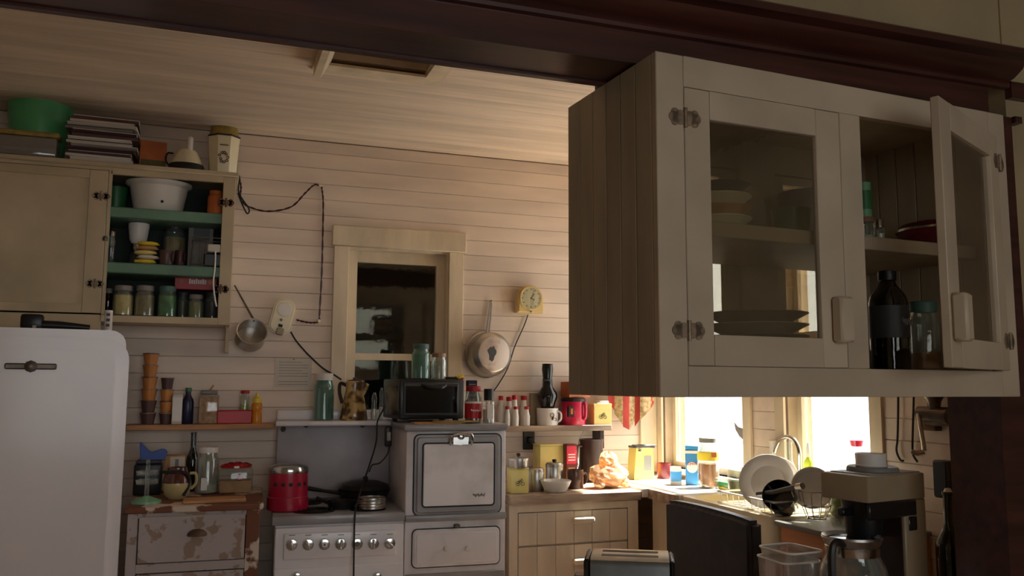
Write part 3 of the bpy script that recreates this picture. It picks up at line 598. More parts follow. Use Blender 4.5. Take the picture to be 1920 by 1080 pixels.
def bowl(name, label, f, m, foot=.5, thick=.004, rim=1.0, cat='bowl', flare=.0, tilt=None, seg=28, curve=.5):
    loc, w, h = f; r = w/2; pr = [(0, 0), (r*foot, 0)]
    for k in range(1, 7): s = k/6; pr.append((r*(foot+(1-foot)*s**curve), h*s**(1.0 if curve >= 1 else 1.5)))
    inner = [(max(a-thick, 0), b+(thick if i < 2 else 0)) for i, (a, b) in enumerate(pr)][::-1]
    o = obj(name, lathe(B(), pr+[(r+flare, h+.002), (r+flare, h+.004)]+inner, seg, cap=False), m, None, loc); return tag(o, label, cat)
def carton(name, label, f, d, m, cat='box', rz=0, face=None, face_z=(.1, .9), side=None, bev=.002, center=True):
    loc, w, h = f; t = thing(name, label, cat, loc, rz); bobj('body', m, t, -w/2, w/2, -d/2, d/2, 0, h, bev)
    if face: bobj('front_print', face, t, -w*.46, w*.46, -d/2-.0008, -d/2, h*face_z[0], h*face_z[1])
    return t
def scribble(parent, x0, x1, z, y, amp, m, r=.0012, n=26, name='lettering'):
    return obj(name, tube(B(), [(x0+(x1-x0)*k/n, y, z+amp*(math.sin(k*1.9)+.5*math.sin(k*.8+1))/1.5) for k in range(n+1)], r, 4), m, parent)
def ringm(bm, cx, y, cz, r, tr=.0012, n=18): return tube(bm, [(cx+r*math.cos(2*PI*k/n), y, cz+r*math.sin(2*PI*k/n)) for k in range(n+1)], tr, 4)
def bicycle(parent, s, y, cx, cz):           # drawing of a penny-farthing like cycle
    b = B(); ringm(b, cx-s*.5, y, cz, s*.45); ringm(b, cx-s*.5, y, cz, s*.12); ringm(b, cx+s*.55, y, cz-s*.08, s*.36)
    for a, c in (((-.5, 0), (.1, .45)), ((.1, .45), (.55, -.05)), ((-.5, 0), (-.15, .75)), ((.1, .45), (.3, 1.0)), ((.3, 1.0), (.65, .5)), ((-.15, .75), (.3, .6)), ((-.5, .45), (.4, .45))): tube(b, [(cx+s*a[0], y, cz+s*a[1]), (cx+s*c[0], y, cz+s*c[1])], .0012, 4)
    return obj('bicycle_drawing', b, 'ink', parent)
def cord(name, label, pts, r, m='rubber', n=6, cat='cord'): return tag(obj(name, tube(B(), curve_pts(pts, n), r, 6), m), label, cat)

# ------------------------------------------------------------------ on top of the wall cupboard
ZP = 2.3185
l, w, h = fit(-60, 100, 247, 3.87, ZP)
t = thing('storage_box', 'grey plastic box with yellow lid at the far left of the cupboard top', 'box', l); bobj('body', 'clear_plastic', t, -w/2, w/2, -.045, .03, 0, h*.8, .012, 2); bobj('lid', 'mustard', t, -w/2-.005, w/2+.005, -.048, .033, h*.8, h, .006, 2); bobj('contents', 'grey', t, -w/2+.006, w/2-.006, -.04, .025, .004, h*.76)
GB = fit(10, 128, 193, 4.03, ZP)
bowl('mixing_bowl', 'large translucent green mixing bowl behind the magazines', (GB[0], GB[1]*.96, GB[2]), 'bowl_green', .45, .003, flare=.006, curve=.55)
# magazines
l, w, h = fit(134, 252, 230, 3.915, ZP); random.seed(3); zz = 0; i = 0
cols = ['navy', 'paper', 'dark_red', 'white', 'dark_grey', 'paper', 'plum_metal', 'white', 'navy', 'paper', 'tub_plum', 'paper', 'dark_brown', 'white']
words = ['bottom', 'second lowest', 'third lowest', 'fourth lowest', 'fifth lowest', 'sixth lowest', 'seventh lowest', 'eighth lowest', 'ninth', 'tenth', 'eleventh', 'second from top', 'topmost']
NMG = 13
for i in range(NMG):
    th = h/NMG; ww = w*random.uniform(.86, 1.0); dx = random.uniform(-.010, .012)
    t = thing('magazine', 'worn magazine, %s of the stack on the wall cupboard' % words[i], 'magazine', l+Vector((dx, random.uniform(-.008, .008), zz)), random.uniform(-.05, .05), 'magazines stacked on the wall cupboard')
    bobj('pages', ('paper', 'tub_plum', 'grey', 'paper', 'plum_metal')[(i*3) % 5], t, -ww/2+.002, ww/2-.002, -.082, .082, .001, th-.001)
    bobj('cover', cols[-1-i], t, -ww/2, ww/2, -.085, .085, th-.003, th-.0002); bobj('spine', cols[-1-i], t, ww/2-.0022, ww/2, -.085, .085, .0, th-.001); zz += th
carton('small_carton', 'small orange and green carton between magazines and iron', fit(262, 308, 267, 3.95, ZP), .04, 'orange', 'box', .1, 'olive', (.02, .38))
# squat white juicer / iron-shaped thing
l, w, h = fit(318, 380, 258, 3.90, ZP)
t = thing('electric_juicer', 'white electric appliance with pointed top and black base on the cupboard', 'appliance', l)
obj('base', lathe(B(), [(0, 0), (w*.5, 0), (w*.52, h*.12), (w*.48, h*.22), (0, h*.22)], 24, sy=.8), 'black_plastic', t)
obj('housing', lathe(B(), [(w*.44, h*.22), (w*.43, h*.3), (w*.30, h*.58), (w*.2, h*.66), (0, h*.68)], 24, sy=.8), 'cream', t); obj('spout', box(B(), w*.0, w*.16, -.03, .03, h*.55, h, .008, 2), 'white', t)
obj('cable', tube(B(), curve_pts([(-w*.4, .02, h*.55), (-w*.55, .0, h*.5), (-w*.58, -.01, h*.28), (-w*.46, -.015, h*.12)]), .004, 6), 'rubber', t)
l, w, h = fit(388, 447, 258, 3.935, ZP)
t = thing('utensil_crock', 'cream square crock with brown floral print at the cupboard end', 'crock', l)
b = B(); lathe(b, [(0, 0), (w*.40, 0), (w*.43, h*.05), (w*.50, h*.86), (w*.52, h*.95), (w*.50, h), (w*.46, h), (w*.42, h*.8), (0, h*.5)], 8); obj('body', b, 'cream', t, rz=PI/8); obj('rim', lathe(B(), [(w*.525, h*.955), (w*.53, h*.99), (w*.50, h*1.01)], 8, cap=False), 'black_plastic', t, rz=PI/8)
b = B()
for k in range(9): a = k*2*PI/9; ringm(b, .018*math.cos(a)*(.7 if k % 2 else 1), -w*.468, h*.42+.022*math.sin(a), .005, .002, 8)
scribble(t, -.018, .018, h*.72, -w*.475, .004, 'print_brown', .0012, name='lettering'); obj('flower_print', b, 'print_brown', t)
l, w, h = fit(388, 446, 232, 4.06, ZP); b = B(); lathe(b, [(w*.44, 0), (w*.45, h*.8), (w*.4, h*.93), (w*.2, h*1.0), (0, h)], 16, sy=.6); tag(obj('yellow_bag', b, 'mustard', None, l), 'dull yellow cloth bag standing behind the printed crock', 'bag')

# ------------------------------------------------------------------ inside the wall cupboard
S1, S2, S3 = 2.138, 1.9055, 1.6845
l, w, h = fit(234, 358, 345, 3.965, S1); w = min(w, .27)
t = thing('enamel_tub', 'wide white enamel tub on the top green shelf', 'tub', l)
obj('body', lathe(B(), [(0, 0), (w*.33, 0), (w*.37, h*.12), (w*.44, h*.84), (w*.5, h*.92), (w*.5, h), (w*.44, h*.96), (w*.36, h*.2), (0, h*.12)], 30, sy=.85), 'white', t); obj('drain_hole', lathe(B(), [(.006, 0), (.006, .003), (0, .003)], 10), 'ink', t, (.02, -w*.335, h*.3)).rotation_euler.x = PI/2
bowl('green_bowl', 'dark green bowl left of the white enamel tub', fit(196, 236, 354, 4.02, S1), 'green', .5)
jar('orange_jar', 'round orange jar at the right of the top green shelf', fit(389, 419, 359, 3.89, S1), 'orange', 'orange', neck=.8, lidh=.08, seg=16)
def mixer_bits():
    l, w, h = fit(238, 275, 420, 3.96, S2)
    t = thing('spice_grinder', 'white cup-topped grinder with chrome band on the middle green shelf', 'grinder', l)
    obj('base', lathe(B(), [(0, 0), (w*.42, 0), (w*.40, h*.25), (w*.26, h*.36), (0, h*.36)], 18), 'dark_grey', t); obj('band', lathe(B(), [(w*.32, h*.36), (w*.36, h*.42), (w*.34, h*.52), (0, h*.52)], 18), 'chrome', t)
    obj('cup', lathe(B(), [(w*.30, h*.52), (w*.42, h*.62), (w*.5, h*.92), (w*.5, h), (w*.44, h), (w*.4, h*.7), (0, h*.6)], 18), 'white', t)
mixer_bits()
def bag(name, label, f, m, cat='bag', seed=1, sq=.7):
    loc, w, h = f; rnd = random.Random(seed); b = B(); seg = 14; rings = []
    for k in range(8):
        s = k/7; r = w/2*(.92+.08*math.sin(s*PI))*(1 if s < .55 else 1-(s-.55)*1.3)
        rings.append([(r*math.cos(2*PI*i/seg)*rnd.uniform(.86, 1.06), sq*r*math.sin(2*PI*i/seg)*rnd.uniform(.85, 1.08), h*s+(rnd.uniform(-.06, .06)*h if 0 < k < 7 else 0)) for i in range(seg)])
    vs = [[b.verts.new(p) for p in R_] for R_ in rings]
    for a, c in zip(vs, vs[1:]):
        for i in range(seg): b.faces.new((a[i], a[(i+1) % seg], c[(i+1) % seg], c[i]))
    b.faces.new(vs[0][::-1]); b.faces.new(vs[-1]); return tag(obj(name, b, m, None, loc), label, cat)
l, w, h = fit(250, 296, 452, 3.868, S2)
t = thing('snack_packets', 'pile of yellow and white food packets on middle green shelf', 'packets', l); zz = 0
for k, m in enumerate(('yellow', 'paper', 'canary', 'tan', 'yellow')):
    b = B(); lathe(b, [(0, 0), (w*.30, .001), (w*.44, h*.06), (w*.40, h*.16), (w*.2, h*.2), (0, h*.2)], 11, sy=.55)
    for q_, v in enumerate(b.verts): v.co.x *= random.uniform(.86, 1.1)
    obj('packet', b, m, t, (.006*math.sin(k*2.2), 0, zz), .15*math.sin(k*3)); zz += h*.195
for i, (a, c, mm) in enumerate(((299, 324, 'tub_plum'), (327, 346, 'plum_metal'))):
    f = fit(a, c, 470, 3.87, S2); t = can('mug', ('lilac grey mug beside the food packets' if i == 0 else 'dark plum mug left of the black wire rack'), f, mm, cat='mug'); r = f[1]/2
    obj('handle', tube(B(), curve_pts([(r*.9, 0, f[2]*.8), (r*.9, -r*.8, f[2]*.75), (r*.9, -r*.8, f[2]*.3), (r*.9, 0, f[2]*.2)]), .004, 6), mm, t)
jar('large_jar', 'tall brownish jar behind the plum mugs', fit(303, 346, 420, 4.03, S2), 'glass', 'dark_grey', 'mustard', .8)
l, w, h = fit(352, 396, 412, 4.03, S2); t = thing('cardboard_carton', 'grey carton with dark window behind the wire rack', 'box', l); bobj('body', 'grey', t, -w/2, w/2, -.04, .04, 0, h, .002); bobj('front_print', 'dark_grey', t, -w*.3, w*.35, -.0412, -.04, h*.55, h*.9)
l, w, h = fit(359, 416, 449, 3.885, S2)
t = thing('wire_rack', 'black wire toaster rack on middle green shelf', 'rack', l)
for y_ in (-.05, .05):
    b = B(); tube(b, [(-w/2, y_, .004), (-w/2, y_, h), (w/2-.004, y_, h), (w/2-.004, y_, .004), (-w/2, y_, .004)], .003, 6); obj('frame', b, 'dull_metal', t)
for k in range(5): x = -w/2+.012+k*.012; obj('wire', tube(B(), [(x, -.05, .004), (x, -.05, h*.98), (x, .05, h*.98)], .0015, 5), 'dull_metal', t)
bobj('body', 'black_plastic', t, -w*.1, w*.46, -.045, .045, .002, h*.45, .004); bobj('plug', 'paper', t, 0, w*.4, -.055, -.03, h*.5, h*.78, .004)
cord('white_cable', 'white power cable hanging in front of the cupboard shelves', [PY(404, 470, 3.822), PY(403, 500, 3.820), PY(400, 530, 3.82), PY(403, 560, 3.822), PY(406, 575, 3.824)], .0035, 'white')
jar('spirit_glass', 'small glass tumbler at the left edge of middle shelf', fit(199, 214, 434, 3.9, S2), 'glass', 'chrome', 'dark_grey', .6)
for i, (a, c, top, g, fl, lid, lb, Y) in enumerate((
        (211, 248, 536, 'glass', 'corn', 'grey', 'wide jar of yellow cornmeal, leftmost full jar on cupboard floor', 3.885),
        (252, 288, 536, 'glass', 'mustard', 'grey', 'jar of brown mustard seed beside the cornmeal jar', 3.885),
        (295, 329, 537, 'aqua_glass', 'peas', 'teal_lid', 'jar of pale green peas with teal lid on cupboard floor', 3.885),
        (331, 352, 548, 'glass', 'olive', 'dark_grey', 'narrow dark olive jar behind the pea jar', 3.96),
        (352, 380, 553, 'glass', 'pickle', 'grey', 'short jar of pickles under the red box', 3.885),
        (193, 209, 541, 'amber_glass', 'dark_brown', 'grey', 'dark jar half hidden at the cupboard door stile', 3.91),
        (382, 412, 548, 'glass', 'dark_brown', 'dark_grey', 'dark jar in the right corner of cupboard floor', 3.97))):
    if 'teal_lid' not in MATS: M('teal_lid', (78, 112, 104), .5)
    jar('preserving_jar', lb, fit(a, c, top, Y, S3), g, lid, fl, .82, .82, .14, group='jars on the cupboard floor')
l, w, h = fit(328, 401, 517, 3.99, S3); zb_ = rowZ(546, l.x, 3.99)
jz = zb_; t = thing('red_box', 'long red box with white lettering lying on the short jars', 'box', (l.x, 3.955, jz)); bobj('body', 'red', t, -w/2, w/2, -.03, .03, 0, h-(jz-S3), .002)
hh = h-(jz-S3)
for k in range(8): bobj('lettering', 'white', t, -w*.16+k*.009, -.16*w+k*.009+.006, -.0308, -.03, hh*.36, hh*(.62 if k % 3 else .68))
for sx in (-1, 1): o = bobj('ornament', 'orange', t, -.009, .009, -.0306, -.03, -.009, .009, loc=(sx*w*.34, 0, hh*.5)); o.rotation_euler.y = PI/4

# ------------------------------------------------------------------ on the fridge
ZF = fbody
l = Vector((colX(100, 3.34, ZF), 3.34, ZF)); a, c = colX(38, 3.34, ZF)-l.x, colX(168, 3.34, ZF)-l.x
t = thing('stapler', 'long black hand tool lying on the fridge', 'tool', l)
obj('body', tube(B(), [(a+.05, 0, .017), (a+.12, 0, .016), (c, 0, .011)], [.017, .016, .010], 10), 'black_plastic', t); obj('head', box(B(), a, a+.07, -.02, .02, 0, rowZ(590, l.x, 3.34)-ZF, .010, 2), 'black_plastic', t); obj('tip', box(B(), a+.04, a+.052, -.022, -.018, .004, .014), 'chrome', t)
f = fit(195, 209, 582, 3.36, ZF); t = can('drink_can', 'slim white and blue can standing on the fridge corner', f, 'white', cat='can', lab='paper', labz=(.08, .92)); r = f[1]/2
for zz in (.3, .55, .8): bobj('lettering', 'navy', t, -r*.45, r*.45, -r*1.03, -r*.9, f[2]*zz-.006, f[2]*zz+.004)

# ------------------------------------------------------------------ narrow shelf left of the range
ZL = 1.230; LY = 4.0
sl = tag(bobj('wall_shelf', 'wood_light', None, colX(236, LY, ZL), colX(516, LY, ZL), LY, YW-.0125, ZL-.024, ZL, .002), 'narrow wooden wall shelf left of the range', 'shelf')
TBY = 4.065
def tub_stack(px0, px1, tops, mats, where, grp):
    xa = colX((px0+px1)/2, TBY, ZL); z_ = ZL; n = len(mats)
    names = {6: ('bottom', 'second', 'third', 'fourth', 'fifth', 'top'), 4: ('bottom', 'second', 'third', 'top')}[n]
    H_ = rowZ(tops, xa, TBY)-ZL; th = H_/n; w = (px1-px0)/F*dep((xa, TBY, ZL))
    for k, m in enumerate(mats):
        t = thing('plastic_tub', '%s tub from below in the %s stack of plastic tubs' % (names[k], where), 'tub', (xa, TBY, z_), 0, grp); r = w/2
        obj('body', lathe(B(), [(0, 0), (r*.72, 0), (r*.94, th*.88), (r*.98, th*.9), (r*.98, th*.93), (0, th*.93)], 18), m, t); obj('lid', lathe(B(), [(r, th*.9), (r, th-.0008), (0, th-.0008)], 18), 'tub_brown' if k % 2 else 'clear_lid', t); z_ += th
M('clear_lid', (150, 110, 84), .3)
tub_stack(262, 291, 662, ('tub_plum', 'tub_plum', 'tub_orange', 'tub_orange', 'tub_orange', 'tub_orange'), 'taller', 'plastic tubs on the narrow shelf')
tub_stack(298, 322, 708, ('tub_plum', 'tub_orange', 'tub_orange', 'tub_plum'), 'shorter', 'plastic tubs on the narrow shelf')
carton('white_carton', 'tall white carton beside the short tub stack', fit(322, 340, 739, 4.06, ZL), .04, 'paper', face='white')
t = bottle('blue_bottle', 'dark blue bottle with green cap on the narrow shelf', fit(340, 361, 727, 4.06, ZL), 'navy', 'green', neck=.45, sh=.6)
f = fit(372, 408, 722, 4.06, ZL); l, w, h = f
t = thing('cereal_container', 'square clear container of tan cereal with a scoop in its lid', 'container', l)
bobj('body', 'clear_plastic', t, -w/2, w/2, -.035, .035, 0, h*.76, .006, 2); bobj('contents', 'cereal', t, -w/2+.004, w/2-.004, -.031, .031, .003, h*.70); bobj('lid', 'grey', t, -w*.42, w*.42, -.032, .032, h*.76, h*.86, .004); obj('scoop', tube(B(), [(.0, 0, h*.84), (w*.2, 0, h*1.0)], .004, 6), 'wood_light', t)
l, w, h = fit(408, 470, 769, 4.065, ZL); tag(bobj('red_tray', 'red', None, -w/2, w/2, -.045, .045, 0, h, .004, loc=l), 'flat red box on the narrow shelf beside cereal', 'box')
t = jar('salt_shaker', 'clear shaker with red cap standing on the flat red box', fit(449, 468, 732, 4.08, ZL+h), 'glass', 'red', 'lime', .35, .8, .12, cat='shaker')
l, w, h = fit(470, 491, 737, 4.045, ZL); w *= .95
t = thing('honey_bottle', 'amber honey bottle with yellow pointed cap on narrow shelf', 'bottle', l); r = w/2
obj('body', lathe(B(), [(0, 0), (r*.95, 0), (r, h*.05), (r*.98, h*.3), (r*.8, h*.38), (r*.98, h*.46), (r*.96, h*.62), (r*.7, h*.7), (0, h*.7)], 18), 'honey', t); obj('cap', lathe(B(), [(r*.8, h*.68), (r*.8, h*.82), (r*.3, h*.88), (r*.2, h), (0, h)], 16), 'yellow', t)

# ------------------------------------------------------------------ on the chipped dresser
def sit(pl, pr, pt, pb, z0, Ymin=None, Ymax=None):
    Y = PZ((pl+pr)/2, pb, z0).y
    w0 = (pr-pl)/F*dep(PZ((pl+pr)/2, pb, z0)); Y += w0/2
    if Ymax: Y = min(Y, Ymax)
    if Ymin: Y = max(Y, Ymin)
    return fit(pl, pr, pt, Y, z0)
l, w, h = sit(247, 301, 862, 946, DZ)
t = thing('glass_stand', 'clear glass reamer stand with jade green foot on the dresser', 'glassware', l); r = w/2
obj('foot', lathe(B(), [(0, 0), (r, 0), (r*.98, .008), (r*.5, .018), (r*.16, .026), (0, .026)], 22), 'jade', t); obj('stem', lathe(B(), [(r*.16, .024), (r*.13, h*.5), (r*.16, h*.55), (r*.12, h), (0, h)], 12), 'glass', t)
for k, z_ in enumerate((.42, .62)): obj('glass_ring', lathe(B(), [(r*.15, h*z_), (r*.7, h*(z_+.02)), (r*.75, h*(z_+.12)), (r*.68, h*(z_+.12)), (r*.6, h*(z_+.05)), (r*.15, h*(z_+.04))], 20, cap=False), 'glass', t)
f = sit(303, 358, 876, 938, DZ); l, w, h = f; r = w/2*.94
t = thing('stoneware_jug', 'round brown and cream glazed jug with black handle', 'jug', l)
M('jug_glaze', (190, 170, 120), .2, var=.08, coat=.5); M('jug_top', (92, 40, 22), .2, var=.15, coat=.5)
obj('body', lathe(B(), [(0, 0), (r*.6, 0), (r*.85, h*.12), (r, h*.38), (r*.98, h*.52)], 26), 'jug_glaze', t); obj('upper_body', lathe(B(), [(r*.985, h*.515), (r*.9, h*.72), (r*.68, h*.9), (r*.66, h), (r*.58, h), (r*.6, h*.88), (0, h*.8)], 26), 'jug_top', t)
obj('handle', tube(B(), curve_pts([(r*.85, -.01, h*.8), (r*1.25, -.01, h*.78), (r*1.3, -.01, h*.5), (r*.97, -.01, h*.3)]), .006, 8), 'jug_glaze', t)
obj('clamp', tube(B(), curve_pts([(-r*.95, -.012, h*.86), (-r*.2, -r*.8, h*.88), (r*.6, -r*.72, h*.84), (r*.86, -r*.55, h*.5), (r*.5, -r*.84, h*.12)]), .006, 6), 'black_plastic', t)
l, w, h = fit(252, 300, 862, 3.90, DZ); t = thing('black_appliance', 'small black appliance behind the glass reamer stand', 'appliance', l); bobj('body', 'black_plastic', t, -w/2, w/2, -.05, .05, 0, h*.9, .008, 2); bobj('lid', 'dark_grey', t, -w*.46, w*.46, -.045, .045, h*.9, h, .006)
l2, w2, h2 = fit(262, 308, 828, 3.90, DZ+h+.0005); b = B(); cv = [(-.045, .0), (-.05, .075), (-.03, .055), (-.008, .03), (.012, .035), (.04, .045), (.06, .032), (.052, .0)]
prism(b, cv, 'y', -.02, .02); bmesh.ops.bevel(b, geom=b.edges[:], offset=.004, segments=2, affect='EDGES'); tag(obj('blue_bag', b, 'blue', None, l2), 'crumpled bright blue plastic bag beside the fridge', 'bag')
f = fit(308, 344, 853, 3.93, DZ); t = carton('photo_box', 'printed box with white picture panel behind the brown jug', f, .05, 'tan'); bobj('picture', 'paper', t, -.02, f[1]/2-.002, -.0262, -.0252, f[2]*.45, f[2]*.96); bobj('picture_figure', 'grey', t, .0, .014, -.0268, -.0262, f[2]*.6, f[2]*.9); bobj('front_print', 'pink_red', t, .02, f[1]/2-.002, -.027, -.0262, f[2]*.3, f[2]*.5)
bottle('wine_bottle', 'slender green glass bottle at the back of the dresser', fit(347, 370, 811, 3.95, DZ), 'green_glass', None, 'green', .5, .42, .52)
t = jar('storage_jar', 'big clear glass jar with white lid on the dresser', sit(365, 408, 838, 928, DZ), 'glass', 'white', 'paper', .22, .8, .1); 
bobj('label', 'white', t, -.022, .002, -.062, -.059, .02, .07)
l, w, h = fit(410, 471, 868, 3.86, DZ)
t = thing('glass_canister', 'glass canister of snacks with red and white bag on top', 'jar', l); bobj('body', 'glass', t, -w/2, w/2, -.05, .05, 0, h*.85, .012, 2); bobj('contents', 'tan', t, -w/2+.006, w/2-.006, -.044, .044, .003, h*.42); obj('red_packet', box(B(), w*.02, w*.2, -.045, .0, h*.43, h*.62, .006), 'red', t)
b = B(); lathe(b, [(w*.46, h*.853), (w*.48, h*.90), (w*.36, h*.97), (w*.1, h), (0, h)], 12, sy=.7)
for k, v in enumerate(b.verts): v.co += Vector((0, 0, .006*math.sin(k*2.3))) if v.co.z > h*.88 else Vector()
obj('bag', b, 'red', t); bobj('bag_print', 'white', t, -.01, .012, -.062, -.05, h*.86, h*.93, .002)
l = PZ(410, 944, DZ); tag(bobj('cutting_board', 'wood_light', None, colX(342, l.y, DZ)-l.x, min(colX(480, l.y, DZ)-l.x, .10), 0, .10, 0, .014, .004, loc=(l.x, l.y+.005, DZ)), 'small tan wooden cutting board on the dresser edge', 'board')

# ------------------------------------------------------------------ on the back wall
WF = YW-.0125                                # face of the boards
p = PY(550, 699, WF); a, c = PY(516, 672, WF), PY(583, 727, WF)
t = thing('paper_notice', 'typed paper notice pinned to the wall left of the window', 'notice', (p.x, WF, p.z)); w, h = c.x-a.x, a.z-c.z
bobj('sheet', 'paper', t, -w/2, w/2, -.002, 0, -h/2, h/2)
for k in range(9):
    if k == 6: continue
    bobj('text_line', 'grey', t, -w*.40, w*(.40 if k % 3 else .25), -.0024, -.002, h*(.36-k*.095)-.0012, h*(.36-k*.095)+.0012)
obj('pin', lathe(B(), [(.003, 0), (.003, .004), (0, .005)], 8), 'rusty', t, (0, -.002, h*.47)).rotation_euler.x = PI/2
# saucepan hung under the cupboard end
p = PY(470, 630, WF-.075); t = thing('saucepan', 'small dented aluminium saucepan hanging by its handle under the cupboard', 'saucepan', p)
m_ = Matrix.Rotation(math.radians(12), 4, 'Y') @ Matrix.Rotation(math.radians(62), 4, 'X'); r = 27/F*dep(p)
def part(name, bm, mat, parent, mtx):
    bmesh.ops.transform(bm, matrix=mtx, verts=bm.verts); return obj(name, bm, mat, parent)
part('pot', lathe(B(), [(0, -.04), (r*.9, -.04), (r, -.032), (r, .04), (r*1.05, .044), (r*.97, .042), (r*.96, -.03), (0, -.034)], 26, cap=False), 'aluminium', t, m_)
hp = PY(440, 535, WF-.008)-p; st = (m_ @ Vector((0, r*.95, .03)))
part('handle', tube(B(), [tuple(st), tuple(st+(hp-st)*.25), tuple(hp)], [.006, .005, .003], 8), 'dull_metal', t, Matrix())
# plug-in timer and twisted wiring
p = PY(529, 594, WF); t = thing('wall_socket', 'cream porcelain wall socket with dial tilted on the boards', 'socket', p); t.rotation_euler.y = math.radians(14)
s_ = dep(p)/F; w, h = 40*s_, 68*s_
plate('body', 'cream', -w/2, w/2, -h/2, h/2, w*.42, -.03, 0, t, .008); o = obj('dial', lathe(B(), [(w*.34, 0), (w*.32, .004), (w*.1, .006), (0, .006)], 20), 'white', t, (0, -.03, h*.2)); o.rotation_euler.x = PI/2
o = obj('switch', lathe(B(), [(.007, 0), (.006, .008), (0, .01)], 12), 'grey', t, (-.002, -.03, -h*.1)); o.rotation_euler.x = PI/2; bobj('slot', 'ink', t, -.008, .012, -.0312, -.0298, -h*.3, -h*.22); bobj('plug', 'beige_plastic', t, -.01, .024, -.045, -.028, -h*.52, -h*.32, .005)
def twisted(name, label, pts, r=.003):
    C_ = curve_pts(pts, 8); t = thing(name, label, 'wire', C_[0])
    for s in (0, 1):
        q = [v-C_[0]+Vector((math.cos(i*1.1+s*PI), 0, math.sin(i*1.1+s*PI)))*r*.8 for i, v in enumerate(C_)]; obj('strand', tube(B(), q, r*.9, 5), ('dark_red', 'dark_brown')[s], t)
    return t
Yc = WF-.010
twisted('twisted_wire', 'twisted brown wire looping from the cupboard to a wall knob', [PY(447, 328, Yc), PY(452, 350, Yc), PY(451, 370, Yc-.004), PY(462, 385, Yc-.006), PY(500, 396, Yc), PY(545, 388, Yc), PY(572, 362, Yc), PY(590, 346, Yc), PY(602, 350, Yc)])
t = thing('wire_knot', 'black looped end of the wire hanging at the cupboard corner', 'wire', PY(452, 372, Yc-.012)); b = B(); q = PY(452, 372, Yc-.012)
tube(b, curve_pts([PY(446, 362, Yc-.012)-q, PY(452, 378, Yc-.016)-q, PY(463, 400, Yc-.014)-q, PY(467, 392, Yc-.012)-q, PY(455, 374, Yc-.014)-q, PY(447, 358, Yc-.014)-q, PY(449, 330, Yc-.014)-q]), .0035, 6); obj('loop', b, 'rubber', t)
twisted('twisted_wire', 'long straight twisted wire running down beside the window casing', [PY(603, 350, Yc), PY(606, 380, Yc), PY(605, 450, Yc), PY(603, 520, Yc), PY(599, 590, Yc), PY(598, 603, Yc), PY(580, 605, Yc), PY(556, 600, Yc)])
for px, py, lb in ((600, 349, 'porcelain insulator above the window casing corner'), (597, 602, 'porcelain insulator beside the lower window casing')):
    q = PY(px, py, WF); o = tag(obj('porcelain_insulator', lathe(B(), [(.009, 0), (.009, .006), (.005, .010), (.008, .014), (0, .018)], 12), 'cream', None, q), lb, 'insulator'); o.rotation_euler.x = PI/2
cord('power_cord', 'black cord running from the wall socket down behind the coffee pot', [PY(545, 622, Yc-.02), PY(556, 640, Yc-.02), PY(578, 665, Yc-.025), PY(605, 690, Yc-.03), PY(625, 702, Yc-.03), PY(640, 712, Yc-.03)], .004)
# clock
q = PY(989, 562, WF); s_ = dep(q)/F; w, h = 50*s_, 52*s_
t = thing('wall_clock', 'small cream arched electric wall clock', 'clock', q)
arch = [(-w/2, -h/2), (w/2, -h/2), (w/2, 0)]+[(w/2*math.cos(a*PI/12), w/2*math.sin(a*PI/12)*1.02) for a in range(1, 12)]+[(-w/2, 0)]
b = B(); prism(b, arch, 'y', -.05, 0); bmesh.ops.bevel(b, geom=[e for e in b.edges if all(abs(v.co.y+.05) < 1e-5 for v in e.verts)], offset=.006, segments=3, affect='EDGES'); M('clock_cream', (226, 200, 138), .35, var=.06); obj('case', b, 'clock_cream', t)
fc = obj('dial', lathe(B(), [(w*.42, 0), (w*.41, .003), (0, .003)], 30), 'cream', t, (0, -.050, .003)); fc.rotation_euler.x = PI/2
obj('bezel', lathe(B(), [(w*.42, 0), (w*.44, .005), (w*.40, .005)], 30, cap=False), 'clock_cream', fc)
for k in range(12): a = k*PI/6; obj('hour_mark', box(B(), -.0015, .0015, -.004, .004, 0, .0008), 'ink', fc, (w*.33*math.sin(a), w*.33*math.cos(a), .003), -a)
for L_, a, wd in ((.022, math.radians(115), .0018), (.030, math.radians(35), .0014)): obj('hand', box(B(), -wd, wd, -.004, L_, .0035, .0045), 'ink', fc, None, -a)
obj('crystal', lathe(B(), [(w*.40, .0052), (w*.2, .009), (0, .010)], 24, cap=False), 'glass', fc); obj('button', lathe(B(), [(.004, 0), (.004, .006), (0, .007)], 10), 'dull_metal', t, (0, -.05, -h*.46)).rotation_euler.x = PI/2
cord('clock_cord', 'thin brown cord hanging from the wall clock to the shelf', [PY(990, 590, Yc), PY(982, 612, Yc), PY(965, 650, Yc), PY(952, 690, Yc), PY(935, 720, Yc), PY(924, 735, Yc)], .003, 'dark_brown')
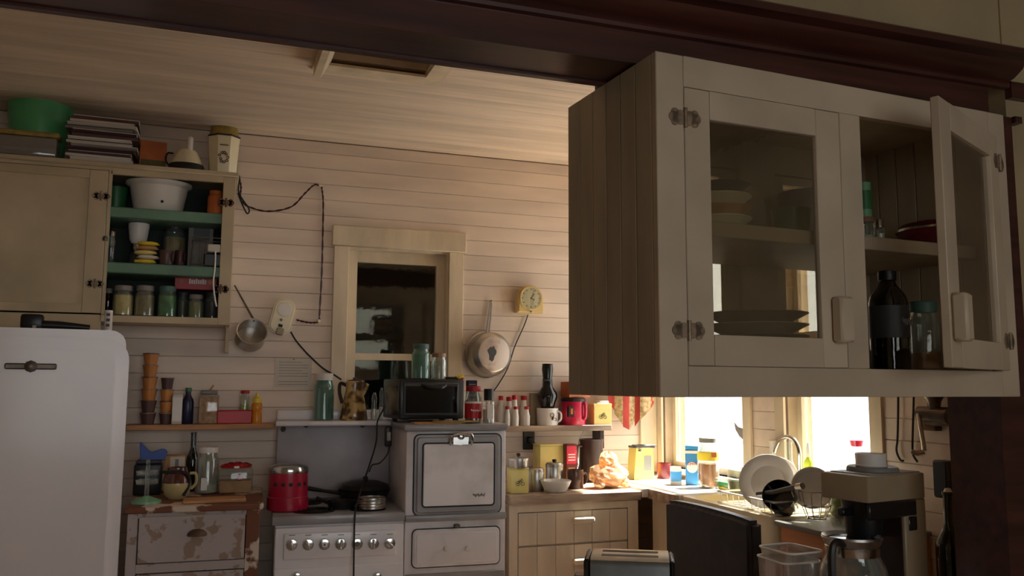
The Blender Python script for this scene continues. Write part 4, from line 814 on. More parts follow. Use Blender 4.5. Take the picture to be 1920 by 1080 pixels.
# hanging pan, bottom facing the room
q = PY(921, 664, WF-.062); s_ = dep(q)/F; r = 42*s_; nail = PY(919, 565, WF)
t = thing('hanging_pan', 'deep aluminium pan with scorched bottom hanging from a nail', 'pan', q); ax = Vector((.16, -1, .02)).normalized(); mt = ax.to_track_quat('Z', 'Y').to_matrix().to_4x4()
part('pot', lathe(B(), [(r*1.02, -.058), (r*1.06, -.060), (r*1.06, -.056), (r, -.05), (r*.97, .01), (r*.80, .030), (r*.74, .034), (0, .034)], 34, cap=False), 'aluminium', t, mt)
part('bottom', lathe(B(), [(r*.76, .0335), (r*.74, .0348), (0, .0348)], 34), M('pan_bottom', (206, 190, 178), .5, .2, c2=(150, 120, 104), sc=18, lo=.5, hi=.8), t, mt)
b = B(); pts = [(r*.19*math.cos(a)*(1+.22*math.sin(3*a)+.14*math.sin(5*a+1)), r*.36*math.sin(a)*(1+.14*math.sin(2*a+1)+.1*math.sin(7*a)), 0) for a in [k*PI/20 for k in range(40)]]
f0 = [b.verts.new((x-.014, y, .0353)) for x, y, z in pts]; b.faces.new(f0); part('scorch_mark', b, 'dark_grey', t, mt)
hs = Vector((q.x, q.y+.045, q.z))+Vector((-.005, 0, r*.95)); b = B()
for dx in (-.007, .007): tube(b, [tuple(hs-q+Vector((dx, 0, 0))), tuple(nail-q+Vector((dx*.7, -.012, -.02))), tuple(nail-q+Vector((0, -.012, .0)))], .0035, 6)
h_ = obj('handle', b, 'aluminium', t); obj('nail', tube(B(), [(0, 0, 0), (0, -.024, .002)], .003, 6), 'rusty', h_, nail-q)

# ------------------------------------------------------------------ range: backguard shelf, oven top, cooktop
BY = RF.w(.2, RD-.075).y
jar('teal_jar', 'large teal glass jar with white lid on the range backguard', (lambda f: (f[0]-Vector((0, 0, 0)), min(f[1], .098), f[2]))(fit(587, 625, 700, BY, ZO)), 'teal_glass', 'white', None, .5, .8, .13)
l, w, h = fit(636, 690, 708, RF.w(.4, RD-.085).y, ZO); w = min(w, .128); r = w/2
t = thing('enamel_coffee_pot', 'mottled brown and cream enamel coffee pot on the range', 'coffee pot', l)
obj('body', lathe(B(), [(0, 0), (r*.95, 0), (r, h*.04), (r*.92, h*.2), (r*.72, h*.55), (r*.62, h*.72), (r*.66, h*.9), (r*.6, h*.92), (0, h*.9)], 26), 'agate', t); obj('lid', lathe(B(), [(r*.62, h*.9), (r*.5, h*.94), (r*.12, h*.96), (r*.12, h), (0, h)], 20), 'dark_brown', t)
obj('spout', tube(B(), [(r*.55, 0, h*.62), (r*.95, 0, h*.86)], [.014, .009], 10), 'agate', t); obj('handle', tube(B(), curve_pts([(-r*.6, 0, h*.82), (-r*1.0, 0, h*.86), (-r*1.06, 0, h*.66), (-r*.85, 0, h*.4)]), .008, 8), 'dark_brown', t)
def figurine(px0, px1, top, lb, Y):
    l, w, h = fit(px0, px1, top, Y, ZO); r = w/2; t = thing('glass_shaker', lb, 'glassware', l)
    obj('body', lathe(B(), [(0, 0), (r*.8, 0), (r, h*.25), (r*.6, h*.55), (r*.75, h*.8), (r*.3, h), (0, h)], 14), 'glass', t); obj('contents', lathe(B(), [(r*.7, h*.03), (r*.85, h*.25), (r*.5, h*.4), (0, h*.4)], 14), 'white', t)
figurine(694, 708, 736, 'small clear glass shaker right of the coffee pot', RF.w(.48, RD-.08).y)
figurine(709, 719, 727, 'slim glass shaker next to the toaster oven', RF.w(.50, RD-.06).y)
# toaster oven
OY = RF.w(.65, .17).y; zt = ZO
xa, xb, zt1 = colX(748, OY, ZO), colX(872, OY, ZO), rowZ(711, colX(800, OY, ZO), OY)
t = thing('toaster_oven', 'black toaster oven with glass door on the high oven', 'toaster oven', ((xa+xb)/2, OY, ZO), math.radians(5)); w = xb-xa; h = zt1-ZO; xl_ = -w/2
bobj('body', 'black_plastic', t, xl_, w/2, 0, .27, .014, h, .008, 2)
for x in (xl_+.03, w/2-.04):
    for y_ in (.02, .2): bobj('foot', 'black_plastic', t, x, x+.02, y_, y_+.02, 0, .014)
dr_ = bobj('door_frame', 'dark_grey', t, xl_+.012, w/2-.03, -.008, 0, h*.16, h*.92, .004); bobj('door_glass', 'black_gloss', dr_, xl_+.022, w/2-.038, -.0105, -.008, h*.22, h*.84, .001)
o = obj('door_handle', tube(B(), curve_pts([(-.055, -.010, h*.86), (-.03, -.028, h*.81), (0, -.032, h*.80), (.03, -.028, h*.81), (.055, -.010, h*.86)]), .008, 8), 'black_plastic', dr_)
b = B(); prism(b, [(-.24, .02), (-.24, h*.95), (-.2, h), (0, h), (0, .02)], 'x', -.012, 0); 
bobj('side_vent', 'black_gloss', t, xl_-.003, xl_, .02, .22, .03, h-.03)
zto = zt1
jar('mason_jar', 'teal glass mason jar standing on the toaster oven', fit(771, 806, 645, OY+.10, zto), 'teal_glass', 'teal_lid', None, .5, .8, .12)
jar('ribbed_jar', 'small clear ribbed jar on the toaster oven beside mason jar', fit(808, 837, 662, OY+.10, zto), 'glass', 'clear_lid', 'clear_plastic', .6, .85, .12)
l, w, h = fit(838, 866, 694, OY+.10, zto); t = thing('small_packet', 'flat brown packet lying at the toaster oven corner', 'packet', l); bobj('body', 'dark_brown', t, -w/2, w/2, -.03, .03, 0, .012, .003); bobj('front_print', 'red', t, w*.1, w/2+.001, -.0305, -.03, .001, .012)
l, w, h = fit(857, 879, 695, OY+.06, zto); b = B()
for k in range(9): a = k*.7; tube(b, curve_pts([(0, 0, .006), (.012*math.cos(a), .006*math.sin(a), .012), (.020*math.cos(a+.3), .008*math.sin(a), .008+.002*k)]), .003, 5)
for v in b.verts: v.co.z = max(v.co.z, .0005)
l.x = min(l.x, xb-.012); tag(obj('yellow_ribbon', b, 'yellow', None, l), 'bright yellow curled ribbon on the toaster oven corner', 'ribbon')
Yb = RF.w(.88, .16).y
f = fit(874, 893, 713, RF.w(.88, .30).y, ZO); t = carton('black_box', 'tall dark blue box behind the red-labelled jar', f, .03, 'navy')
for k in range(5): bobj('lettering', 'grey', t, -f[1]*.35, f[1]*.35, -.0158, -.015, f[2]*(.9-k*.13)-.003, f[2]*(.9-k*.13)+.002)
f = fit(871, 903, 724, RF.w(.87, .11).y, ZO); l, w, h = f
t = jar('pickle_jar', 'glass jar with red lid and red and white label', f, 'glass', 'red', 'dark_red', .55, .82, .12, lab='red', labz=(.12, .55)); scribble(t, -w*.3, w*.3, h*.34, -w*.515, .006, 'white', .0018); obj('label_band', lathe(B(), [(w*.512, h*.53), (w*.512, h*.58)], 22, cap=False), 'white', t)
f = fit(905, 927, 729, RF.w(.925, .08).y, ZO); l, w, h = f; t = thing('pill_bottle', 'clear bottle with tall black cap at the oven corner', 'bottle', l); r = w/2
obj('body', lathe(B(), [(0, 0), (r, 0), (r, h*.62), (r*.7, h*.68), (0, h*.68)], 20), 'clear_plastic', t); obj('contents', lathe(B(), [(r*.9, .003), (r*.92, h*.4), (0, h*.4)], 18), 'white', t); obj('cap', lathe(B(), [(r*.82, h*.66), (r*.85, h*.98), (r*.8, h), (0, h)], 20), 'black_plastic', t); bobj('label', 'white', t, -r*.6, r*.5, -r*1.04, -r*.7, h*.12, h*.55)
for k, (pa, pb, v, m, lb, dz) in enumerate(((775, 862, .055, 'wood_light', 'thin wooden board lying on the oven edge', 0), (812, 893, .045, 'mustard', 'yellow paper folder on top of the thin board', .006))):
    Y = RF.w(.7, v).y; xa_, xb_ = colX(pa, Y, ZO), colX(pb, Y, ZO); tag(bobj('flat_board' if k == 0 else 'paper_folder', m, None, xa_-(xa_+xb_)/2, xb_-(xa_+xb_)/2, -.045, .035-.02*k, 0, .006, .001, loc=((xa_+xb_)/2, Y+.01, ZO+dz), rz=RF.a), lb, 'board' if k == 0 else 'folder')
# stove-top: red canister cooker
Yk = RF.w(.07, .17).y; f = fit(501, 577, 870, Yk, ZT+.004); l, w, h = f; w = min(w, .17); r = w/2
t = thing('red_cooker', 'magenta enamel stacked steamer pot with chrome lid on burner', 'pot', l)
obj('base', lathe(B(), [(0, 0), (r*.98, 0), (r, h*.04), (r, h*.28), (r*.96, h*.3), (0, h*.3)], 30), 'magenta', t); obj('body', lathe(B(), [(r*.94, h*.3), (r*.95, h*.33), (r*.94, h*.82), (0, h*.82)], 30), 'magenta', t)
obj('lid', lathe(B(), [(r*.95, h*.82), (r*.97, h*.88), (r*.92, h*.95), (r*.6, h), (0, h)], 30), 'chrome', t)
for a in (-110, -88, -62, -40, -135): a_ = math.radians(a); obj('vent_hole', lathe(B(), [(.008, 0), (.008, .002), (0, .002)], 10), 'ink', t, (r*.945*math.cos(a_), r*.945*math.sin(a_), h*.58)).rotation_euler = (PI/2, 0, a_+PI/2)
# skillets
Ys = RF.w(.36, .36).y; l, w, h = fit(627, 735, 890, Ys, ZT+.006); r = w/2*.92; l.y = RF.w(.36, .33).y
def pan(name, label, loc, r, hh, m, ang, hl, tilt=0, cat='pan'):
    t = thing(name, label, cat, loc); b = lathe(B(), [(0, 0), (r*.85, 0), (r, hh), (r*.965, hh), (r*.83, .006), (0, .006)], 30); obj('body', b, m, t)
    d = Vector((math.cos(ang), math.sin(ang), 0)); obj('handle', tube(B(), [tuple(d*r*.93+Vector((0, 0, hh*.7))), tuple(d*(r+hl*.4)+Vector((0, 0, hh*.9))), tuple(d*(r+hl)+Vector((0, 0, hh*1.2)))], [.010, .007, .010], 8), m, t); t.rotation_euler.x = tilt; return t
pan('cast_iron_skillet', 'large black cast iron skillet at the back of the cooktop', Vector((l.x, RF.w(.36, .345).y, ZT+.0085)), .115, .045, 'iron', math.radians(172), .13)
lid_ = thing('skillet_lid', 'dark domed lid covering the cast iron skillet', 'lid', (l.x+.005, RF.w(.37, .345).y, ZT+.0545)); obj('body', lathe(B(), [(.108, 0), (.112, .004), (.10, .022), (.06, .035), (0, .038)], 30), 'iron', lid_); obj('knob', lathe(B(), [(.008, .036), (.012, .048), (.010, .056), (0, .058)], 12), 'bakelite', lid_)
f = fit(672, 722, 932, RF.w(.42, .10).y, ZT+.0065); l, w, h = f
t = can('aluminium_tin', 'low ridged aluminium pan on the front right burner', f, 'aluminium', 'aluminium', cat='pan'); 
for k in range(3): obj('ridge', lathe(B(), [(w*.505, h*(.2+.25*k)), (w*.518, h*(.25+.25*k)), (w*.505, h*(.3+.25*k))], 24, cap=False), 'aluminium', t)
pan('small_skillet', 'small dark skillet with long handle in the middle of cooktop', Vector((colX(640, RF.w(.3, .155).y, ZT), RF.w(.3, .158).y, ZT+.0065)), .062, .026, 'iron', math.radians(150), .05)
# outlet and appliance cords on the oven side
q = RF.w(OX-.0135, .30, 1.155); t = thing('appliance_plug', 'black plug hanging against the side of high oven', 'plug', PY(728, 818, RF.w(OX, .2).y)); bobj('body', 'black_plastic', t, -.016, .0155, -.012, .012, -.045, .045, .008, 2); bobj('cap', 'dull_metal', t, -.010, .010, -.0135, -.011, -.02, .02, .002)
Yp = RF.w(OX, .2).y-.0
cord('stove_cord', 'black cord draped from the toaster oven over the cooktop', [PY(722, 762, Yp), PY(708, 790, Yp), PY(705, 830, Yp-.01), PY(690, 880, Yp-.06), PY(678, 915, Yp-.13), PY(668, 948, Yp-.19), PY(665, 975, 3.52), PY(664, 1010, 3.50), PY(663, 1080, 3.50), PY(662, 1150, 3.50)], .0035)
cord('plug_cord', 'thin black cord looping below the plug', [PY(730, 835, Yp), PY(726, 852, Yp), PY(712, 868, Yp), PY(698, 872, Yp-.02), PY(692, 885, Yp-.04)], .003)

# ------------------------------------------------------------------ right wall shelf and what stands on it
ZR = 1.207; RY = 4.0
x0_, x1_ = RF.w(RW, RD).x+.03, colX(1147, RY, ZR)
sr = thing('wall_shelf', 'dark-edged wooden wall shelf between high oven and corner', 'shelf', (0, 0, 0))
bobj('board', 'worktop', sr, x0_, x1_, RY, WF, ZR-.028, ZR, .002); bobj('end_bracket', 'dark_brown', sr, x1_-.05, x1_-.03, RY+.03, WF, ZR-.12, ZR-.028)
def milk(px0, px1, top, Y, lb):
    f = fit(px0, px1, top, Y, ZR); l, w, h = f; r = w/2; t = thing('shaker_bottle', lb, 'bottle', l, 0, 'red-capped bottles on the right shelf')
    obj('body', lathe(B(), [(0, 0), (r*.9, 0), (r*.95, h*.5), (r*.6, h*.72), (r*.55, h*.86), (0, h*.86)], 16), 'white', t); obj('cap', lathe(B(), [(r*.72, h*.85), (r*.75, h*.97), (r*.6, h), (0, h)], 16), 'red', t)
milk(933, 945, 742, 4.08, 'red-capped white bottle, back row nearest the oven'); milk(947, 962, 744, 4.09, 'red-capped white bottle, second in the back row')
milk(958, 972, 741, 4.045, 'red-capped white bottle, tallest in the middle'); milk(974, 990, 742, 4.09, 'red-capped white bottle, rightmost in the back row')
milk(946, 957, 762, 4.025, 'short red-capped bottle at the left of the front row'); milk(961, 973, 762, 4.018, 'short red-capped bottle in the middle of front row'); milk(981, 994, 762, 4.03, 'short red-capped bottle at the right of front row')
tr_ = fit(952, 1000, 783, 4.012, ZR)
l = Vector((colX(1002, 4.1, ZR), 4.1, ZR)); w = 18/F*dep(l); t = thing('cutting_board', 'pale board standing upright against wall behind the crock', 'board', l); bobj('panel', 'beige_plastic', t, -w/2, w/2, -.006, .006, 0, rowZ(737, l.x, l.y)-ZR, .003)
f = fit(1006, 1047, 765, 4.05, ZR); l, w, h = f; t = can('ceramic_crock', 'white ceramic crock with brown print holding the black mill', f, 'white', cat='crock', taper=.95); r = w/2
b = B(); ringm(b, .004, -r*1.0, h*.6, .010, .0018); tube(b, [(.004, -r*1.0, h*.32), (.010, -r*1.0, h*.5)], .005, 5); ringm(b, .022, -r*.88, h*.35, .007, .0014); obj('figure_print', b, 'print_brown', t)
obj('handle', tube(B(), curve_pts([(r*.75, -r*.7, h*.85), (r*.95, -r*.9, h*.7), (r*.95, -r*.9, h*.35), (r*.75, -r*.7, h*.2)]), .005, 6), 'white', t)
xm = l.x; zb0 = ZR+h*.905; zt0 = rowZ(682, xm, 4.05); hh = zt0-zb0; s_ = dep(l)/F
t = thing('pepper_mill', 'tall black pepper mill with long neck standing in the crock', 'mill', (xm, 4.05, zb0)); obj('body', lathe(B(), [(0, 0), (12*s_, 0), (14*s_, hh*.1), (19*s_, hh*.28), (18*s_, hh*.36), (10*s_, hh*.5), (9*s_, hh*.7), (11*s_, hh*.88), (10*s_, hh), (0, hh)], 22), 'black_gloss', t); obj('band', lathe(B(), [(9.6*s_, hh*.62), (9.7*s_, hh*.65), (9.6*s_, hh*.66)], 20, cap=False), 'dark_grey', t)
f = fit(1048, 1102, 745, 4.06, ZR); l, w, h = f; w = min(w, .125); f = (l, w, h); r = w/2
t = can('coffee_tub', 'bright red plastic coffee tub with moulded handle and black lid', f, 'pink_red', lid='black_plastic', lidh=.12, cat='tub')
a_ = math.radians(-58); d = Vector((math.cos(a_), math.sin(a_), 0)); obj('handle', tube(B(), curve_pts([tuple(d*r*.95+Vector((0, 0, h*.8))), tuple(d*r*1.18+Vector((0, 0, h*.74))), tuple(d*r*1.18+Vector((0, 0, h*.32))), tuple(d*r*.95+Vector((0, 0, h*.22)))]), .009, 8), 'pink_red', t)
obj('label', box(B(), -r*.8, -r*.35, -r*.97, -r*.6, h*.3, h*.68), 'dark_brown', t); obj('label_mark', box(B(), -r*.65, -r*.45, -r*.985, -r*.8, h*.4, h*.6), 'orange', t)
lz_ = ZR+h+.0005; l2, w2, h2 = fit(1038, 1098, 716, 4.06, lz_); w2 = min(w2, .15); t = thing('cereal_box', 'orange and white cereal box lying on the red coffee tub', 'box', (l.x+.012, 4.06, lz_), .2); bobj('body', 'orange', t, -.065, .065, -.04, .04, 0, h2, .002); bobj('top_print', 'white', t, -.05, .06, -.036, .036, h2, h2+.0008); bobj('side_print', 'white', t, -.02, .06, -.0408, -.04, h2*.4, h2*.95); scribble(t, -.01, .05, h2*.68, -.0412, .006, 'grey', .0015)
f = fit(1107, 1143, 757, 4.055, ZR); l, w, h = f
t = carton('tea_tin', 'pale yellow square tin with bicycle drawing on the shelf', f, .07, 'canary', 'tin', 0); bobj('lid', 'canary', t, -w/2-.0015, w/2+.0015, -.0365, .0365, h-.014, h+.001, .002); bicycle(t, .022, -.0358, 0, h*.38)
t = thing('folded_cloth', 'white folded paper on top of the shelf tin', 'paper', (l.x+.005, 4.055, ZR+h+.0012)); bobj('sheet', 'white', t, -.034, .034, -.03, .03, 0, .006, .002); bobj('fold', 'white', t, -.02, .034, -.028, .03, .006, .014, .003)
# hanging towel under the corner
tt = thing('tea_towel', 'red and sand striped tea towel hanging in points by the window', 'towel', PY(1182, 760, 4.05)); q = PY(1182, 760, 4.05); b = None
stripes = ((1140, 1152, 'cloth_brick', 752, 770), (1152, 1168, 'cloth_sand', 775, 797), (1168, 1180, 'cloth_brick', 800, 806), (1180, 1190, 'cloth_sand', 806, 790), (1190, 1200, 'cloth_brick', 800, 786), (1200, 1216, 'cloth_sand', 788, 772), (1216, 1226, 'cloth_red', 772, 757))
for k, (a, c, m, ya, yb) in enumerate(stripes):
    b = B(); n = 4; F_ = []
    for side in (0, 1):
        g = []
        for i in range(n+1):
            px = a+(c-a)*i/n; yy = 4.05+.014*math.sin(px*.16)+side*.003; bot = ya+(yb-ya)*i/n
            g.append((b.verts.new(PY(px, 700, yy)-q), b.verts.new(PY(px, bot, yy)-q)))
        F_.append(g)
    for i in range(n):
        (a0, a1), (b0, b1) = F_[0][i], F_[0][i+1]; (c0, c1), (d0, d1) = F_[1][i], F_[1][i+1]
        for fc_ in ((a0, b0, b1, a1), (c0, c1, d1, d0), (a0, c0, d0, b0), (a1, b1, d1, c1)): b.faces.new(fc_)
    for g in (F_[0][0]+F_[1][0], F_[0][-1]+F_[1][-1]): b.faces.new((g[0], g[1], g[3], g[2]))
    obj('stripe', b, m, tt)
bobj('hanging_rail', 'dull_metal', tt, PY(1136, 702, 4.05).x-q.x, PY(1229, 702, 4.05).x-q.x, .01, WF-4.05, PY(1182, 700, 4.05).z-q.z-.004, PY(1182, 700, 4.05).z-q.z+.006)

# ------------------------------------------------------------------ on the worktop
def canister(pl, pr, pt, Y, m, lb, lid='aluminium', knob='bakelite', draw=False, d=None):
    f = fit(pl, pr, pt, Y, ZK); l, w, h = f; t = thing('canister', lb, 'canister', l); 
    if draw or d:
        bobj('body', m, t, -w/2, w/2, -w*.4, w*.4, 0, h*.96, .004, 2); bobj('lid', m, t, -w/2-.001, w/2+.001, -w*.41, w*.41, h*.96, h, .002)
        if draw: bicycle(t, w*.26, -w*.402, 0, h*.40)
    return t, f
t, f = canister(953, 988, 877, 3.66, 'canary', 'pale yellow square canister with bicycle drawing on worktop', draw=True)
l = f[0]+Vector((.004, 0, f[2]+.0005)); hh = rowZ(852, l.x, l.y)-l.z; r = 18/F*dep(l); t = thing('small_pot', 'small lidded aluminium pot standing on the bicycle canister', 'pot', l); obj('body', lathe(B(), [(0, 0), (r*.95, 0), (r, hh*.1), (r, hh*.62), (0, hh*.62)], 22), 'aluminium', t); obj('lid', lathe(B(), [(r*1.06, hh*.6), (r*1.04, hh*.72), (r*.5, hh*.86), (0, hh*.88)], 22), 'aluminium', t); obj('knob', lathe(B(), [(.006, hh*.86), (.010, hh*1.0), (.008, hh*1.1), (0, hh*1.12)], 12), 'bakelite', t)
canister(1004, 1052, 832, 4.0, 'canary', 'large pale yellow canister at the back under the shelf', d=True)
can('aluminium_canister', 'plain aluminium canister without lid knob beside the yellow canister', fit(990, 1020, 877, 3.70, ZK), 'aluminium', lid='aluminium', lidh=.12)
can('aluminium_canister', 'taller aluminium canister with black knob behind the white bowl', fit(1023, 1056, 867, 3.76, ZK), 'aluminium', lid='aluminium', lidh=.14, knob='bakelite')
f = fit(1058, 1080, 832, 3.93, ZK); t = carton('red_carton', 'tall red and pink food carton leaning by the brown kettle', f, .04, 'dark_red'); bobj('front_print', 'pink_red', t, -f[1]*.45, f[1]*.45, -.0208, -.02, f[2]*.5, f[2]*.95)
for k in range(3): bobj('lettering', 'white', t, -f[1]*.32, f[1]*.32, -.0214, -.0208, f[2]*(.72-k*.07), f[2]*(.75-k*.07))
bobj('picture', 'tan', t, -f[1]*.3, f[1]*.3, -.0208, -.02, f[2]*.2, f[2]*.4)
f = fit(1086, 1132, 823, 3.97, ZK); l, w, h = f; r = w/2; t = thing('brown_pitcher', 'tall dark brown stoneware pitcher in the worktop corner', 'pitcher', l)
obj('body', lathe(B(), [(0, 0), (r*.9, 0), (r, h*.2), (r*.94, h*.9), (r, h), (r*.92, h), (r*.88, h*.2), (0, h*.1)], 26, cap=False), 'dark_brown', t); obj('handle', tube(B(), curve_pts([(-r*.9, -.01, h*.85), (-r*1.35, -.01, h*.8), (-r*1.35, -.01, h*.4), (-r*.95, -.01, h*.25)]), .008, 8), 'dark_brown', t)
f = fit(1063, 1094, 880, 3.73, ZK); l, w, h = f; r = w/2; t = can('brown_mug', 'glossy brown mug between bowl and bread bag', f, 'brown', cat='mug'); obj('handle', tube(B(), curve_pts([(r*.9, -.004, h*.8), (r*1.3, -.01, h*.75), (r*1.3, -.01, h*.35), (r*.9, -.004, h*.2)]), .005, 8), 'brown', t); obj('spoon', tube(B(), [(.004, 0, h*.92), (.012, .004, h*1.06), (.02, .012, h*1.3)], .002, 6), 'chrome', t)
cord('pale_cable', 'thin pale cord hanging under the shelf to the worktop', [PY(1095, 808, 4.02), PY(1086, 825, 4.0), PY(1084, 850, 3.95), PY(1084, 868, 3.9), PY(1082, 880, 3.86)], .0025, 'paper')
bowl('white_bowl', 'wide shallow white bowl near the worktop edge', fit(1013, 1071, 902, 3.635, ZK), 'white', .55, .003, curve=.9)
# bread in a twisted plastic bag
l, w, h = fit(1100, 1184, 846, 3.70, ZK); w = min(w, .20); t = thing('bread_bag', 'rumpled clear plastic bag of bread on the worktop', 'bread', l); rnd = random.Random(4)
def lump(b, c, sx, sy, sz, seg=14, rings=9, j=.12):
    vs = []
    for k in range(rings+1):
        a = PI*k/rings; vs.append([b.verts.new((c[0]+sx*math.sin(a)*math.cos(2*PI*i/seg)*rnd.uniform(1-j, 1+j), c[1]+sy*math.sin(a)*math.sin(2*PI*i/seg)*rnd.uniform(1-j, 1+j), max(.0008, c[2]+sz*math.cos(a)*rnd.uniform(1-j, 1+j)))) for i in range(seg)])
    for A, C_ in zip(vs, vs[1:]):
        for i in range(seg): b.faces.new((A[i], A[(i+1) % seg], C_[(i+1) % seg], C_[i]))
    return b
b = B(); lump(b, (.005, 0, h*.25), w*.36, .05, h*.24, j=.04); obj('loaf', b, 'tan', t)
b = B(); lump(b, (-.005, 0, h*.36), w*.47, .062, h*.36, 18, 12, .14); lump(b, (-w*.02, .0, h*.74), w*.22, .04, h*.24, 14, 9, .25); lump(b, (-w*.32, -.03, h*.14), w*.15, .03, h*.16, 12, 8, .2); lump(b, (w*.38, -.015, h*.13), w*.13, .03, h*.13, 12, 8, .2); obj('plastic_bag', b, 'bag_plastic', t, smooth=False)
# double outlet on the wall under the shelf
q = PY(991, 825, WF); t = thing('wall_outlet', 'black wall outlet with plug under the right shelf', 'outlet', q); bobj('plate', 'black_plastic', t, -.032, .03, -.012, 0, -.048, .048, .004); bobj('plug', 'bakelite', t, -.012, .016, -.04, -.012, -.014, .018, .005)
cord('outlet_cord', 'black cord curving from the black outlet behind canisters', [PY(994, 825, WF-.042), PY(1006, 834, WF-.05), PY(1014, 846, WF-.05), PY(1019, 862, 4.05), PY(1022, 872, 4.07)], .003)
f = fit(1179, 1223, 833, 3.92, ZS); l, w, h = f; t = thing('can_opener', 'tall yellow electric can opener with grey panel in the corner', 'can opener', l)
b = B(); prism(b, [(-w*.48, 0), (w*.48, 0), (w*.40, h*.9), (-w*.36, h*.9)], 'y', -.04, .04); obj('body', b, 'yellow2' if 'yellow2' in MATS else M('yellow2', (234, 206, 104), .4, var=.04), t); bobj('top_plate', 'dull_metal', t, -w*.4, w*.52, -.045, .042, h*.9, h*.96, .003); bobj('lever', 'dark_grey', t, -w*.42, w*.6, -.05, .0, h*.96, h, .003); bobj('grey_panel', 'grey', t, .0, w*.34, -.042, -.04, h*.25, h*.68)
o = obj('cutting_wheel', lathe(B(), [(.010, 0), (.010, .006), (.005, .012), (0, .013)], 14), 'chrome', t, (-w*.2, -.04, h*.82)); o.rotation_euler.x = PI/2
# ------------------------------------------------------------------ on the sunlit counter
def onx(pl, pr, pt, X): return fitX(pl, pr, pt, X, ZS)
f = onx(1232, 1258, 868, 2.20); can('maroon_cup', 'dark maroon cup on the sunlit counter near the can opener', f, 'dark_red', cat='cup')
f = onx(1257, 1278, 875, 2.12); t = can('yogurt_tub', 'white tub with turquoise stripe on the sunlit counter', f, 'white', cat='tub', lab='paper', labz=(.05, .2)); obj('stripe', lathe(B(), [(f[1]*.507, f[2]*.2), (f[1]*.507, f[2]*.75)], 24, cap=False), 'sky_blue', t)
f = onx(1286, 1310, 835, 2.19); l, w, h = f; t = thing('wipes_canister', 'blue and white cleaning box with red script lettering by the window', 'box', l, -.5); bobj('body', 'sky_blue', t, -w*.5, w*.5, -.022, .022, 0, h*.9, .003); bobj('band', 'white', t, -w*.505, w*.505, -.0225, .0225, h*.80, h*.87); bobj('top_flap', 'sky_blue', t, -w*.5, w*.5, -.022, .022, h*.9, h, .002)
obj('label', lathe(B(), [(w*.42, 0), (w*.42, .001), (0, .001)], 20), 'white', t, (0, -.0222, h*.45)).rotation_euler.x = PI/2; text('Lysol', w*.36, 'red', t, (0, -.024, h*.55))
f = onx(1309, 1349, 820, 2.20); l, w, h = f; t = jar('sun_tea_jar', 'big glass jar of amber tea with yellow flowers on the counter', f, 'glass', 'grey', 'amber', .52, .78, .08, .72, lab=None); bobj('flower_decal', 'orange', t, -.012, .012, -w*.5-.003, -w*.5+.004, h*.62, h*.72); obj('label', lathe(B(), [(w*.508, h*.55), (w*.505, h*.7)], 22, cap=False), 'yellow', t)
f = onx(1365, 1396, 875, 2.18); jar('pickle_glass', 'glass of green pickles on the sunlit counter', f, 'glass', None, 'pickle', .5, .95, cat='glass')
f = onx(1354, 1381, 919, 2.06); 
t = thing('scrub_sponge', 'green scrubbing sponge on the sink rim', 'sponge', (2.255, colY(1368, 2.255, ZS), ZS)); bobj('body', 'green', t, -.03, .03, -.05, .05, .012, .034, .006, 2); bobj('cleaning_layer', 'yellow', t, -.03, .03, -.05, .05, 0, .012, .003)
t = thing('window_ornament', 'grey leaf-shaped ornament hanging in the window', 'ornament', PX(1390, 812, 2.315)); q = PX(1390, 812, 2.315); b = B()
lf = [PX(*p, 2.315)-q for p in ((1376, 790), (1384, 800), (1394, 804), (1403, 803), (1403, 830), (1396, 827), (1386, 818), (1379, 806))]
f0 = [b.verts.new(v) for v in lf]; f1 = [b.verts.new(v+Vector((.004, 0, 0))) for v in lf]; b.faces.new(f0); b.faces.new(f1[::-1])
for i in range(len(lf)): j = (i+1) % len(lf); b.faces.new((f0[i], f0[j], f1[j], f1[i]))
obj('leaf', b, 'grey', t); obj('hanger', tube(B(), [tuple(lf[3]), tuple(lf[3]+Vector((0, 0, .3)))], .0008, 4), 'dull_metal', t)
# faucet
fb = Vector((2.255, colY(1498, 2.255, ZS), ZS)); t = thing('gooseneck_faucet', 'chrome gooseneck faucet above the dish drainer', 'faucet', fb)
fz = lambda px, py: PX(px, py, 2.255)-fb
obj('neck', tube(B(), curve_pts([(0, 0, .02), fz(1499, 870), fz(1498, 845), fz(1490, 826), fz(1477, 819), fz(1464, 824), fz(1456, 838), fz(1453, 848)], 6), .009, 10), 'chrome', t); obj('base', lathe(B(), [(.024, 0), (.024, .01), (.012, .024), (0, .026)], 18), 'chrome', t)
lev = obj('lever', tube(B(), [(0, .0, .03), (-.03, .02, .045)], .005, 8), 'chrome', t)
for k, (a, c, tp, lb) in enumerate(((1438, 1464, 826, 'white milk glass bottle left of the faucet'), (1469, 1494, 828, 'clear milk bottle right behind the faucet neck'))):
    f = fitX(a, c, tp, 2.268, WS+.0005); bottle('milk_bottle', lb, f, 'white' if k == 0 else 'glass', None, None, neck=.5, sh=.4)
f = fitX(1505, 1533, 830, 2.262, ZS+.0); l, w, h = f; l.z = WS+.0005; h -= .045; t = thing('dish_soap', 'yellow-green dish soap bottle by the second window', 'bottle', l); r = w/2*.9
obj('body', lathe(B(), [(0, 0), (r, 0), (r*1.05, h*.3), (r*.8, h*.62), (r*.3, h*.72), (0, h*.72)], 18, sx=.7), 'lime', t); obj('cap', lathe(B(), [(r*.34, h*.72), (r*.3, h*.9), (r*.14, h), (0, h)], 12), 'white', t); bobj('label', 'white', t, -r*.75, -r*.71, -r*.4, r*.4, h*.15, h*.4)
